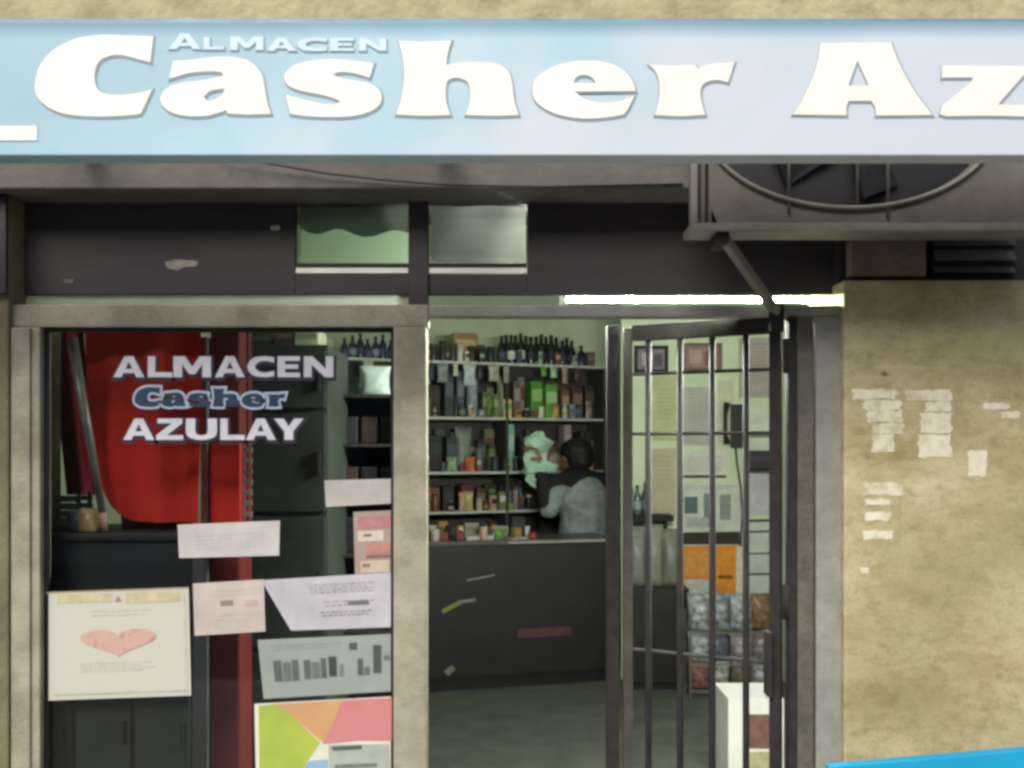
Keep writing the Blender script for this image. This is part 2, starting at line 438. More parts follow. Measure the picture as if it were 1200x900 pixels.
# rubber bead round the pane
g = MB(); xa, xb = WX(54, 0), WX(463, 0)
g.box(xa + .0005, xa + .012, -.012, -.0035, .421, zhead - .001).box(xb - .010, xb - .0005, -.012, -.0035, .421, zhead - .001).box(xa + .012, xb - .010, -.012, -.0035, zhead - .012, zhead - .001)
g.build('glazing_bead', M_black, SF)
# dark boards above with two transom lights
MB().box(-3.2, xl1, yl - .014, yl - .001, WZ(345, yl), 2.262).build('fascia_board', M_dark, SF, .002)
yb0, yb1 = .032, .06
zb = WZ(345, yb0); zt = 2.45
wz0, wz1 = WZ(321, yb0), WZ(229, yb0)
A0, A1, B0, B1 = WX(346, yb0), WX(479, yb0), WX(502, yb0), WX(618, yb0)
MB().box(FX0, A0, yb0, yb1, zb, zt).build('fascia_board', M_dark, SF, .002)
MB().box(B1, FX1, yb0, yb1, zb, zt).build('fascia_board', M_dark, SF, .002)
MB().box(A0, A1, yb0 + .001, yb1, zb, wz0).build('fascia_board', M_dark, SF, .002)
MB().box(B0, B1, yb0 + .001, yb1, zb, wz0).build('fascia_board', M_dark, SF, .002)
MB().box(A0, A1, yb0 + .001, yb1, wz1, zt).build('fascia_board', M_dark, SF, .002)
MB().box(B0, B1, yb0 + .001, yb1, wz1, zt).build('fascia_board', M_dark, SF, .002)
MB().box(A1, B0, yb0 - .012, yb1, ztop - .004, zt).build('post', M_dark, SF, .003)
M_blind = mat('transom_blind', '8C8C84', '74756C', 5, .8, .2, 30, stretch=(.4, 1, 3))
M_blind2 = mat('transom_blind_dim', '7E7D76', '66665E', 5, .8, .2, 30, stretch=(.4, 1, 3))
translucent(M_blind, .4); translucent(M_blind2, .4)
for i, (a, b) in enumerate(((A0, A1), (B0, B1))):
    p = MB().box(a + .002, b - .002, .047, .051, wz0 + .002, wz1 - .002).build('transom_pane', M_glass, SF)
    MB().box(a + .002, b - .002, .030, .046, wz0 + .002, wz0 + .016).build('ledge', mat('white_ledge', 'E6E4DC', 'D2D0C8', 10, .6), p)
    MB().box(a + .002, b - .002, .028, .046, wz0 + .018, wz0 + .028).build('glazing_bar', M_black, p)
    # sagging blind behind the pane
    n = 12; vs = []; fs = []
    for k in range(n + 1):
        x = a + .004 + (b - a - .008) * k / n
        low = WZ((268 if i == 0 else 305) + 7 * math.sin(math.pi * k / n * .8) + (4 if i == 0 else 2) * math.sin(k * 1.1), .075)
        for zz in (wz1 + .01, (wz1 + low) / 2, low): vs.append((x, .07 + .012 * math.sin(k * .9 + zz * 40), zz))
    for k in range(n):
        for j in range(2): fs.append((k * 3 + j, k * 3 + 3 + j, k * 3 + 4 + j, k * 3 + 1 + j))
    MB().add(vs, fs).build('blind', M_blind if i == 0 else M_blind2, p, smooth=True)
    if i == 0:
        MB().box(a + .004, b - .004, .084, .0855, wz0 - .01, wz1 + .02).build('ceiling_glow_sheet', translucent(mat('pale_green_glow', 'E9F3E2', 'DFECD6', 3, .8), .8), p)  # sheet added to glow behind the pane, standing in for the lit ceiling
# glazed slot between the boards and the door head
MB().box(FX0, A1 - .001, .042, .046, ztop + .0005, zb - .0005).build('slot_pane', translucent(mat('slot_glow_strip', 'EEF2E8', 'DCE2D6', 6, .6, stretch=(1, 1, .3)), .8), SF)  # translucent strip added to brighten the slot in place of the lit wall
MB().box(B0 + .001, FX1, .042, .046, ztop + .0005, zb - .0005).build('slot_pane', M_glass, SF)

# vinyl lettering on the window
M_vin = mat('vinyl_white', 'DADADF', 'CACAD2', 30, .5)
M_vinb = mat('vinyl_shadow', '2B2740', '231F33', 10, .5)
M_navy = mat('vinyl_navy', '28405A', '20344C', 10, .5)
M_vinl = mat('vinyl_pale_blue', 'B9CBDC', 'A9BBCE', 20, .5)
def wbox(px0, py0, px1, py1, y): return (WX(px0, y), WZ(py1, y), WX(px1, y), WZ(py0, y))
# ------------------------------------------------------------------ big sign letters, outlines read off the photo at 7.5x
def pts(s):
    out = []
    for q in s.split():
        k = q.endswith('*'); a, b = q.rstrip('*').split(','); out.append((float(a), float(b), k))
    return out
LET = {
 'C': (30, ['1120,95* 900,87 650,82 430,120 250,210 130,340 85,480 88,590 150,680 270,750 430,788 700,798 900,788 1010,772* 1050,690 1110,560* 1000,590 830,608 700,600 630,555 603,470 615,370 660,300 750,262 850,258 950,282 1095,320*']),
 'a': (180, ['172,310* 350,298 500,278 640,272 780,290 880,340 950,430 978,560 1000,680 1030,775* 830,782* 650,772* 640,742* 560,768 450,793 320,795 180,770 90,715 58,650 80,590 150,528* 280,498 450,478 612,442* 590,408 450,402 300,418 138,465*', '438,625* 500,572 622,553* 605,600 545,645 470,658']),
 's': (320, ['885,330* 700,306 520,293 330,308 190,345 110,410 100,470 140,530 250,572 400,602 520,632 592,665* 540,690 430,685 280,650 108,605* 150,775* 300,795 500,803 700,795 850,755 930,700 955,630 930,560 860,510 760,490 620,465 522,435* 580,408 700,415 850,455*']),
 'h': (455, ['90,130* 300,140 555,130* 522,240 510,345* 620,325 800,318 960,335 1055,400 1090,520 1105,650 1145,785* 920,792 680,785* 712,680 718,560 692,490 605,458 525,482 505,560 512,680 545,785* 300,792 68,780* 110,650 140,450 128,280']),
 'e': (610, ['1012,575* 990,500 930,410 830,345 700,312 560,308 380,330 230,390 130,470 105,560 125,650 200,720 330,780 500,812 650,815 800,800 910,780* 950,720 1000,618* 900,655 800,675 680,672 560,640 472,578*', '465,502* 492,450 560,432 630,455 662,505*']),
 'r': (740, ['155,345* 350,350 560,340* 585,378* 690,338 905,320* 880,400 850,497* 760,478 660,495 612,550 612,650 650,785* 420,795 205,785* 240,650 245,500 212,400']),
 'A': (920, ['308,150* 932,145* 1010,340 1130,560 1295,785* 800,790* 792,715 760,660* 560,660* 540,715 540,787* 70,780* 150,650 240,460 290,300', '636,302* 738,526* 558,526*']),
 'z': (1040, ['480,350* 1275,352* 1150,490 975,690* 1240,692 1330,630* 1290,800* 900,792 520,795* 462,778* 480,700* 740,490* 758,455* 500,455* 478,460*']),
}
YS = -.60
def letter_loops(ch, fx, fz, g=0, dx=0, dy=0):
    x0, ls = LET[ch]; out = []
    for i, s in enumerate(ls):
        p = [Vector((x0 + v.x / 7.5 + dx, 30 + v.y / 7.5 + dy)) for v in ring_path(pts(s))]
        if g: p = grow(p, g if i == 0 else -g)
        out.append([(fx(v.x), fz(v.y)) for v in p])
    return out
BLK = {
 'A': ['0,1* .36,0* .64,0* 1,1* .74,1* .68,.8* .32,.8* .26,1*', '.5,.26* .61,.6* .39,.6*'],
 'L': ['0,0* .3,0* .3,.77* 1,.77* 1,1* 0,1*'],
 'M': ['0,1* .0,0* .3,0* .5,.5* .7,0* 1,0* 1,1* .77,1* .77,.38* .58,.85* .42,.85* .23,.38* .23,1*'],
 'C': ['1,.05* .62,0 .2,.1 0,.5 .2,.9 .62,1 1,.95* 1,.7* .65,.78 .4,.7 .29,.5 .4,.3 .65,.22 1,.3*'],
 'E': ['0,0* 1,0* 1,.22* .33,.22* .33,.39* .92,.39* .92,.6* .33,.6* .33,.78* 1,.78* 1,1* 0,1*'],
 'N': ['0,0* .28,0* .74,.6* .74,0* 1,0* 1,1* .72,1* .26,.4* .26,1* 0,1*'],
 'Z': ['.05,0* .97,0* .97,.22* .4,.78* 1,.78* 1,1* 0,1* 0,.78* .58,.22* .05,.22*'],
 'U': ['0,0* .3,0* .3,.58 .36,.74 .5,.79 .64,.74 .7,.58 .7,0* 1,0* 1,.6 .9,.88 .5,1.01 .1,.88 0,.6'],
 'Y': ['0,0* .32,0* .5,.36* .68,0* 1,0* .65,.6* .65,1* .35,1* .35,.6*'],
}
def block_loops(ch, x0, y0, x1, y1, y, g=0, dx=0, dy=0):
    out = []
    for i, q in enumerate(BLK[ch]):
        p = [Vector((x0 + v.x * (x1 - x0) + dx, y0 + v.y * (y1 - y0) + dy)) for v in ring_path(pts(q))]
        if g: p = grow(p, g if i == 0 else -g)
        if i and abs(g) > 1.6: continue
        out.append([(WX(v.x, y), WZ(v.y, y)) for v in p])
    return out
yd = -.006
for word, xs_, v0, v1 in (('ALMACEN', ((55, 210), (228, 352), (357, 545), (565, 715), (728, 862), (880, 992), (1012, 1160)), 75, 180), ('AZULAY', ((105, 260), (270, 405), (420, 575), (592, 715), (720, 870), (862, 1010)), 388, 495)):
    for ch, (a, b) in zip(word, xs_):
        bx4 = (120 + a / 4.286, 400 + v0 / 4.286, 120 + b / 4.286, 400 + v1 / 4.286)
        o = flat_shape('window_letter', block_loops(ch, *bx4, yd), yd, .0006, M_vin, SF)
        flat_shape('window_letter_shadow', block_loops(ch, *bx4, yd, 2.6, .8, 1.6), yd + .0008, .0005, M_vinb, o)

SG = empty('shop_sign', (0, YS, 0)); SG.location = (0, 0, 0)
tag(SG, 'long pale blue shop sign with bold white lettering above the doorway', 'sign')
sx0, sx1, sz0, sz1 = -2.0, 2.05, WZ(182, YS), WZ(25, YS)
MB().box(sx0, sx1, YS, YS + .06, sz0, sz1).build('panel', M_sign, SG, .003)
f_ = MB().box(sx0 - .004, sx1 + .004, YS + .004, YS + .064, sz1 + .0005, sz1 + .007)
f_.build('edge_trim', mat('sign_edge', '7D97A3', '6A838F', 10, .5, metal=.2), SG)
for x in (-1.1, -.2, 1.35):
    MB().box(x, x + .03, YS + .062, YW - .001, sz0 + .17, sz0 + .2).build('bracket', M_gate, SG)
M_let = mat('letter_white', 'EFEAE2', 'E6E0D8', 6, .5)
M_lsh = mat('letter_outline', '8C9FA6', '80949C', 12, .5)
for ch in 'CasherAz':
    o = flat_shape('letter', letter_loops(ch, lambda v: WX(v, YS - .003), lambda v: WZ(v, YS - .003)), YS - .0026, .001, M_let, SG)
    s_ = flat_shape('letter_outline', letter_loops(ch, lambda v: WX(v, YS - .003), lambda v: WZ(v, YS - .003), 1.7, .7, 1.1), YS - .0013, .001, M_lsh, o)
o = MB().box(WX(-120, YS), WX(44, YS), YS - .002, YS - .0005, WZ(165, YS), WZ(148, YS)).build('underline', M_let, SG)
bxs = [('A', 198, 236, 40, 58), ('L', 239, 263, 44, 58.5), ('M', 270, 309, 43.5, 59), ('A', 313, 347, 45, 60), ('C', 348, 383, 45, 60.5), ('E', 387, 415, 45, 60), ('N', 421, 453, 45.5, 60)]
for ch, a, b, c, e in bxs:
    o = flat_shape('small_letter', block_loops(ch, a, c, b, e, YS), YS - .0022, .0008, mat('small_letter_white', 'CADCE4', 'BCD2DC', 10, .5), SG)
    flat_shape('small_letter_outline', block_loops(ch, a, c, b, e, YS, 1.0, .5, .9), YS - .0012, .0008, mat('small_letter_outline', '7F9FAD', '7697A5', 10, .5), o)

# the script word "Casher" between the two lines on the window: navy on pale blue
yd = -.006
prev = None
for ch in 'Casher':
    fx = lambda v, y=yd: WX(158 + (v - 42) * (175 / 812), y)
    fz = lambda v, y=yd: WZ(454 + (v - 42) * (23 / 96), y)
    o = flat_shape('script_letter', letter_loops(ch, fx, fz, .5), yd - .0002, .0006, M_navy, SF)
    flat_shape('script_letter_edge', letter_loops(ch, fx, fz)[:1] if False else [[(fx(v.x), fz(v.y)) for v in grow([Vector((LET[ch][0] + q.x / 7.5, 30 + q.y / 7.5)) for q in ring_path(pts(LET[ch][1][0]))], 12)]], yd + .0008, .0005, M_vinl, o)

# cable slung under the sign
tag(MB().tube([W(250, 178, YW - .05), W(300, 189, YW - .04), W(380, 203, YW - .03), W(450, 211, YW - .025), W(525, 217, YW - .02), W(640, 219, YW - .017), W(800, 216, YW - .017)], .0028, 6).build('cable', M_black, None, smooth=True),
    'thin dark cable sagging across the grey beam under the sign', 'cable')

# ------------------------------------------------------------------ air conditioner hung under the sign
ya = -.215; yab = YW - .015
ax0, ax1 = WX(809, ya), WX(1215, ya) + .02
az0 = WZ(270, ya); az1 = az0 + .46
AC = empty('air_conditioner', ((ax0 + ax1) / 2, ya, az0)); tag(AC, 'grey outdoor air conditioner unit with round fan guard tucked behind the sign', 'air conditioner')
ccx = WX(996, ya); ccz = WZ(245, ya) + .215; ea, eb = .36, .213
# front plate with the elliptical mouth
N = 48; vs = []; fs = []
cx0 = WX(831, ya)
for k in range(N):
    g_ = 2 * math.pi * k / N; c_, s_ = math.cos(g_), math.sin(g_)
    sc = min(((ax1 - ccx) if c_ > 0 else (ccx - cx0)) / max(abs(c_), 1e-6), ((az1 - ccz) if s_ > 0 else (ccz - az0 - .018)) / max(abs(s_), 1e-6))
    vs += [(ccx + ea * c_, ya, ccz + eb * s_), (ccx + sc * c_, ya, ccz + sc * s_), (ccx + ea * .97 * c_, ya + .03, ccz + eb * .97 * s_)]
for k in range(N):
    a, b = k * 3, ((k + 1) % N) * 3
    fs += [(a, a + 1, b + 1, b), (a, b, b + 2, a + 2)]
rel(MB().add(vs, fs).build('front_plate', M_ac, AC), AC)
g = MB().box(cx0, ax1, yab - .01, yab, az0 + .018, az1).box(cx0, cx0 + .006, ya + .001, yab - .01, az0 + .018, az1).box(ax1 - .006, ax1, ya + .001, yab - .01, az0 + .018, az1).box(cx0, ax1, ya + .001, yab - .01, az1, az1 + .006)
rel(g.build('casing', M_ac, AC), AC)
rel(MB().box(cx0 + .008, ax1 - .008, ya + .07, ya + .075, az0 + .02, az1 - .004).build('coil', M_black, AC), AC)
rp = [(ccx + ea * 1.0 * math.cos(2 * math.pi * k / 60), ya - .006, ccz + eb * 1.0 * math.sin(2 * math.pi * k / 60)) for k in range(61)]
rel(MB().tube(rp, .0055, 8, False).build('fan_guard_ring', M_acrim, AC, smooth=True), AC)
for px in (924, 1004, 1040):
    x = WX(px, ya); q = (x - ccx) / ea; h = eb * math.sqrt(max(0, 1 - q * q)) + (.03 if px != 1004 else 0)
    rel(MB().tube([(x, ya - .004, max(ccz - h, az0 + .02)), (x, ya - .004, min(ccz + h, az1))], .0042, 6).build('guard_bar', M_ac, AC, smooth=True), AC)
for k in range(4):
    g_ = k * math.pi / 2 + .5; a_ = Vector((ccx, ya + .04, ccz))
    d1 = Vector((math.cos(g_), 0, math.sin(g_))); d2 = Vector((-d1.z, 0, d1.x))
    o = MB().hexa([a_ + d1 * .03, a_ + d1 * .18 - d2 * .05 + Vector((0, -.012, 0)), a_ + d1 * .19 + d2 * .06 + Vector((0, .02, 0)), a_ + d1 * .04 + d2 * .05],
                  [a_ + d1 * .03 + Vector((0, .004, 0)), a_ + d1 * .18 - d2 * .05 + Vector((0, -.008, 0)), a_ + d1 * .19 + d2 * .06 + Vector((0, .024, 0)), a_ + d1 * .04 + d2 * .05 + Vector((0, .004, 0))]).build('fan_blade', mat('fan_blade', '17161A', '121114', 8, .8), AC)
    rel(o, AC)
# tray and left end flange
rel(MB().box(ax0, ax1, ya - .012, yab, az0 - .003, az0 + .016).build('tray', M_acrim, AC, .002), AC)
rel(MB().box(ax0, ax0 + .016, ya - .008, ya + .02, az0 + .017, az1).build('end_flange', M_acrim, AC, .002), AC)
rel(MB().box(ax0 + .03, ax0 + .04, ya + .02, ya + .085, az0 + .017, az1 - .05).build('end_pipe_cover', M_ac, AC), AC)
p1 = W(910, 366, -.045)
rel(MB().bar(W(848, 279, ya + .03), p1, .022, .02).build('bracket_strut', mat('strut_grey', '8A867C', '716D64', 14, .5, .2, 60), AC), AC)
rel(MB().box(WX(840, ya) - .0, WX(840, ya) + .03, ya, YW - .012, az0 - .03, az0 - .0035).build('bracket_arm', M_gate, AC), AC)
rel(MB().box(p1.x - .018, p1.x + .018, -.052, -.036, p1.z - .05, p1.z + .02).build('strut_foot', M_gate, AC), AC)

# ------------------------------------------------------------------ folding barred gate
GT = empty('barred_gate', (WX(909, 0), 0, 0)); tag(GT, 'dark iron barred gate standing ajar in the doorway', 'gate')
gh = Vector((WX(909, 0), .0, 0)); gf = Vector((WX(709, .22), .22, 0))
gd = (gf - gh).normalized()
def gp(s, z): q = gh + (gf - gh) * s; return Vector((q.x, q.y, z))
ztop_g = 1.958
rel(MB().bar(gp(0, .06), gp(0, ztop_g), .028, .03, gd).build('hinge_stile', M_gate, GT, .002), GT)
fs0 = 1 - .052 / (gf - gh).length
rel(MB().bar(gp(fs0 + .06, .06), gp(fs0 + .06, ztop_g), .034, .05, (0, 1, 0)).build('free_stile', M_gate, GT, .002), GT)
rel(MB().bar(gp(fs0 - .035, .06), gp(fs0 - .035, ztop_g - .01), .026, .03, (0, 1, 0)).build('free_stile', mat('gate_iron_light', '4F4D46', '3C3A34', 20, .6, .3, 100), GT, .002), GT)
for z, h in ((ztop_g - .024, .044), (.10, .045)):
    rel(MB().bar(gp(.03, z), gp(fs0 - .07, z), .03, h).build('rail', M_gate, GT, .002), GT)
for z in (WZ(436, .1), WZ(508, .1), WZ(768, .1)):
    rel(MB().tube([gp(.03, z), gp(fs0 - .07, z)], .0055, 6).build('cross_rod', M_gate, GT), GT)
for px in (760, 797, 835, 874):
    # where the sight line of that bar meets the leaf
    best = min((abs((600 + gp(s / 400, 0).x * F / (gp(s / 400, 0).y + CD)) - px), s / 400) for s in range(401))[1]
    rel(MB().tube([gp(best, .12), gp(best, ztop_g - .03)], .0092, 8).build('bar', M_gate, GT, smooth=True), GT)
for z in (1.85, 1.2, .45):
    rel(MB().tube([(gh.x + .024, -.02, z - .045), (gh.x + .024, -.02, z + .045)], .011, 8).build('hinge', M_gate, GT, smooth=True), GT)
rel(MB().box(WX(921, 0), WX(930, 0), -.03, .01, .05, 1.955).build('fixed_post', M_gate, GT, .002), GT)
rel(MB().box(WX(931, 0), WX(950, 0), -.028, .02, .05, 1.955).build('fixed_post', M_gatefix, GT, .003), GT)
rel(MB().box(gh.x - .028, gh.x - .0165, -.03, .02, .95, 1.12).build('lock_box', M_gate, GT, .002), GT)

# ------------------------------------------------------------------ fluorescent tube over the doorway
yt = .32
zt_ = WZ(351, yt)
LT = empty('fluorescent_light', (.6, yt, zt_)); tag(LT, 'lit white fluorescent tube seen in the slot over the doorway', 'light')
rel(MB().tube([(WX(664, yt), yt, zt_), (1.12, yt, zt_)], .0065, 12).build('tube', M_tube, LT, smooth=True), LT)
rel(MB().box(WX(664, yt) - .03, 1.15, yt - .025, yt + .035, zt_ + .028, zt_ + .075).build('batten', mat('batten_white', 'E8E8E2', 'DADAD4', 8, .5), LT, .003), LT)
for x in (WX(664, yt) - .012, 1.132):
    rel(MB().box(x - .012, x + .012, yt - .018, yt + .018, zt_ - .018, zt_ + .029).build('tube_holder', MATS['batten_white'], LT, .002), LT)
for x in (.35, .95):
    rel(MB().tube([(x, yt, zt_ + .07), (x, yt, ZC)], .003, 6).build('hanger', M_shelf, LT), LT)

# ------------------------------------------------------------------ sheets stuck on the window and on the walls
INK = {}
def ink(c):
    if c not in INK: INK[c] = mat('ink_' + c, c, None, 25, .7)
    return INK[c]
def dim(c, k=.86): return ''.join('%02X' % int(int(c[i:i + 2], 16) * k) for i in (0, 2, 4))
def sheet(name, label, cat, quad, y, col, marks=(), th=.0015, group=None, col2=None, curl=0):
    """quad: four photo points TL TR BR BL; marks: (u0,v0,u1,v1,colour) in sheet coordinates"""
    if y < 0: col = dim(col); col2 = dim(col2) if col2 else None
    P = [W(a, b, y) for a, b in quad]
    n = 6; front = []; back = []
    def q(u, v): return P[0] * (1 - u) * (1 - v) + P[1] * u * (1 - v) + P[2] * u * v + P[3] * (1 - u) * v
    vs = []; fs = []
    for j in range(n + 1):
        for i in range(n + 1):
            u, v = i / n, j / n; p = q(u, v)
            off = -curl * (abs(u - .5) * 2) ** 3 * (v ** 2)
            vs.append(p + Vector((0, off, 0)))
    k0 = len(vs)
    vs += [p + Vector((0, th, 0)) for p in vs]
    for j in range(n):
        for i in range(n):
            a = j * (n + 1) + i
            fs += [(a, a + 1, a + n + 2, a + n + 1), (k0 + a, k0 + a + n + 1, k0 + a + n + 2, k0 + a + 1)]
    for i in range(n):
        for a, b in ((i, i + 1), (n * (n + 1) + i + 1, n * (n + 1) + i), ((i + 1) * (n + 1), i * (n + 1)), (i * (n + 1) + n, (i + 1) * (n + 1) + n)):
            fs.append((b, a, k0 + a, k0 + b))
    loc = (P[2] + P[3]) / 2
    vs = [v - loc for v in vs]
    o = MB().add(vs, fs).build(name, mat('sheet_' + col + (col2 or ''), col, col2, 7, .75), None)
    o.location = loc; tag(o, label, cat, group)
    if marks:
        mb = MB(); ms = []
        for mk in marks:
            c = mk[4]; mt = ink(c)
            if mt not in ms: ms.append(mt)
            mb.cur = ms.index(mt)
            if mk[0] == 'poly': pass
            a, b, e, f = mk[:4]
            u_ = [q(a, b), q(e, b), q(e, f), q(a, f)]
            o2 = Vector((0, -.0008 - .0001 * (len(ms)) - curl * 1.0, 0))
            mb.add([k + o2 - loc for k in u_], [(3, 2, 1, 0)])
        tag(link('print', mb.mesh('print'), ms, o), kind='stuff')
    return o, q, loc
def lines(u0, v0, u1, v1, n, col, gap=.45):
    out = []; n *= 2; h = (v1 - v0) / n
    for i in range(n):
        u = u0 + random.uniform(0, .02); end = u1 - (random.uniform(0, .25) * (u1 - u0) if i % 2 else 0)
        while u < end - .01:
            wd = random.uniform(.012, .05); e = min(u + wd, end); tt = h * random.uniform(.35, .55)
            out.append((u, v0 + i * h + random.uniform(0, .1) * h, e, v0 + i * h + tt, col)); u = e + random.uniform(.008, .016)
    return out
yg = -.0115
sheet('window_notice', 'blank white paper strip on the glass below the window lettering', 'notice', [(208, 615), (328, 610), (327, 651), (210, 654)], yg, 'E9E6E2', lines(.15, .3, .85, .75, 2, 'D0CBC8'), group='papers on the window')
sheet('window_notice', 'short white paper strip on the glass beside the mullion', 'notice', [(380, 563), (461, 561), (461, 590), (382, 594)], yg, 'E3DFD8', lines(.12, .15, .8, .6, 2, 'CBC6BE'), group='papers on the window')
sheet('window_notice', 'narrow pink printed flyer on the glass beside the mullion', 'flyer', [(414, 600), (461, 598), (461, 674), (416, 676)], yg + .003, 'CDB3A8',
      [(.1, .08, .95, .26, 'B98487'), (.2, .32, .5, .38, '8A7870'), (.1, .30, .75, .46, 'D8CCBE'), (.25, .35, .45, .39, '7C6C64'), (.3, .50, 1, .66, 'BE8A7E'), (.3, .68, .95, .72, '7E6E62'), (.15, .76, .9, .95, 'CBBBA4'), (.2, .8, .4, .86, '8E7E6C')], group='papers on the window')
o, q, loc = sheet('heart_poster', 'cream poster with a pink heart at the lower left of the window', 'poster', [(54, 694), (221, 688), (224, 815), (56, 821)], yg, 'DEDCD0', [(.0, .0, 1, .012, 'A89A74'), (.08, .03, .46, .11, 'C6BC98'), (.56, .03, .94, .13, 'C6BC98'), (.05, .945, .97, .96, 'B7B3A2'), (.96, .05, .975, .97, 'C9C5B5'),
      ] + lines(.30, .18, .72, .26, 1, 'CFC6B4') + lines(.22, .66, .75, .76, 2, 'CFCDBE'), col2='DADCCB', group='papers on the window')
hp = []
for k in range(64):
    a = 2 * math.pi * k / 64
    hx = 16 * math.sin(a) ** 3 / 16; hy = (13 * math.cos(a) - 5 * math.cos(2 * a) - 2 * math.cos(3 * a) - math.cos(4 * a)) / 17
    p = q(.50 + hx * .265, .49 - hy * .15 - .02); hp.append((p.x - loc.x, p.z - loc.z))
ho = flat_shape('printed_heart', [hp], -.0018, .0006, mat('heart_pink', 'C79C92', 'B5887C', 40, .7, c3='C2A192'), o)
tp = [q(.48, .11), q(.53, .11), q(.505, .055)]
flat_shape('printed_emblem', [[(p.x - loc.x, p.z - loc.z) for p in tp]], -.0014, .0005, ink('A08578'), o)
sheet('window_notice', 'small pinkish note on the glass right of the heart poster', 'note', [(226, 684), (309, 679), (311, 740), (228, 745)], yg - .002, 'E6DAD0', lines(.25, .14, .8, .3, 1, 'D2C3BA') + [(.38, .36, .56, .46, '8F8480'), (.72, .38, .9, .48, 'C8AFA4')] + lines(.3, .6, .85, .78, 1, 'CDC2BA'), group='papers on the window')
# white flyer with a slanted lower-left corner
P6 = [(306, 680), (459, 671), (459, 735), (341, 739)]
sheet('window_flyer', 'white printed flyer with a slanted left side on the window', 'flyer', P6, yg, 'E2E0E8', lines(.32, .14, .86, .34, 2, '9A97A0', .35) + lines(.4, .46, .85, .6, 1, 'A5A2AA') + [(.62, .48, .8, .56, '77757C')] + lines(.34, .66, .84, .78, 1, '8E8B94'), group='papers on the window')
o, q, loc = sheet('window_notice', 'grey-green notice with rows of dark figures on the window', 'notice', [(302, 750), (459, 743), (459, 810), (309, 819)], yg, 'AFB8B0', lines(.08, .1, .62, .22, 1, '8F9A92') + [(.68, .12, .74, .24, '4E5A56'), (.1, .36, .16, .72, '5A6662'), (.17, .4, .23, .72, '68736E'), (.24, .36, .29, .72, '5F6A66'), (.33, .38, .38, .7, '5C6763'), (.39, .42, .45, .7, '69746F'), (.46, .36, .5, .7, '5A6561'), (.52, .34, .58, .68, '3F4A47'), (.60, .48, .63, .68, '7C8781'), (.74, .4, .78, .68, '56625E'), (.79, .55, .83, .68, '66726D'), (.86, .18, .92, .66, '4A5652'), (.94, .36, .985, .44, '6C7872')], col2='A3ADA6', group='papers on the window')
# colour flyer: four colour fields
cf = empty('colour_flyer', W(378, 1010, yg)); tag(cf, 'bright flyer in lime, orange and pink low beside the mullion', 'flyer', 'papers on the window')
def pflat(name, poly, y, th, m, t): return rel(flat_shape(name, [[(WX(a, y), WZ(b, y)) for a, b in poly]], y, th, m, t), t)
pflat('sheet', [(298, 825), (461, 816), (462, 1000), (302, 1006)], yg, .0012, mat('flyer_base', 'D8D6C6', 'CCCABA', 10, .7), cf)
pflat('printed_field', [(303, 827), (322, 825), (345, 842), (375, 870), (352, 905), (330, 1000), (305, 1000)], yg - .0006, .0004, mat('flyer_lime', 'A9B848', '93A94A', 9, .7), cf)
pflat('printed_field', [(322, 825), (400, 820.5), (390, 850), (378, 870), (345, 842)], yg - .0009, .0004, mat('flyer_orange', 'C49C68', 'BE8E68', 9, .7), cf)
pflat('printed_field', [(400, 820.5), (459, 817.5), (459, 868), (420, 868), (378, 872), (390, 850)], yg - .0012, .0004, mat('flyer_pink', 'C27C74', 'C4828C', 9, .7), cf)
pflat('printed_field', [(385, 873), (456, 872), (457, 950), (386, 950)], yg - .0016, .0004, mat('flyer_grey', 'AEB5A9', '9BA399', 12, .7), cf)
pflat('printed_field', [(352, 905), (362, 892), (384, 890), (385, 950), (350, 960)], yg - .0016, .0004, mat('flyer_blue', '7FA6C2', '92B4C4', 9, .7), cf)
pflat('printed_bar', [(388, 875), (424, 873), (424, 878), (390, 880)], yg - .0022, .0004, ink('5E665E'), cf)
pflat('printed_bar', [(392, 896), (442, 894), (442, 899), (392, 901)], yg - .0022, .0004, ink('7C8479'), cf)

# ------------------------------------------------------------------ goods
def bottle_me(h, r, nk=.38):
    return [(r * .9, 0), (r, .012), (r, h * .55), (r * .8, h * .66), (r * nk, h * .78), (r * nk, h * .93)]
ME = {}
def good(kind, key, dims):
    k = (kind, key)
    return k
def bottle(loc, h, r, glass, lab, cap, label, group, cat='bottle'):
    k = ('b', round(h, 3), round(r, 3), glass, lab, cap)
    if k not in ME:
        m1 = MB().lathe(bottle_me(h, r), 12).mesh('bottle', smooth=True)
        m1.materials.append(mat('bottle_' + glass, glass, None, 12, .25, spec=.6))
        m2 = MB().lathe([(r + .001, h * .18), (r + .001, h * .45)], 12).mesh('paper_label', smooth=False); m2.materials.append(mat('lab_' + lab, lab, None, 20, .7))
        m3 = MB().lathe([(r * .46, h * .92), (r * .46, h)], 10).mesh('cap'); m3.materials.append(mat('cap_' + cap, cap, None, 20, .5))
        ME[k] = (m1, m2, m3)
    a, b, c = ME[k]
    o = link('bottle', a, None); o.location = loc; o.rotation_euler = (0, 0, random.uniform(0, 6))
    link('paper_label', b, None, o); link('cap', c, None, o)
    return tag(o, label, cat, group)
def jar(loc, h, r, body, lid, label, group, name='jar', cat='jar'):
    k = ('j', round(h, 3), round(r, 3), body, lid)
    if k not in ME:
        m1 = MB().lathe([(r * .92, 0), (r, .01), (r, h * .8), (r * .86, h * .86)], 12).mesh('jar', smooth=True); m1.materials.append(mat('jar_' + body, body, None, 30, .35))
        m3 = MB().lathe([(r * .92, h * .84), (r * .92, h)], 12).mesh('lid'); m3.materials.append(mat('cap_' + lid, lid, None, 20, .5))
        ME[k] = (m1, m3)
    a, c = ME[k]
    o = link(name, a, None); o.location = loc; link('lid', c, None, o)
    return tag(o, label, cat, group)
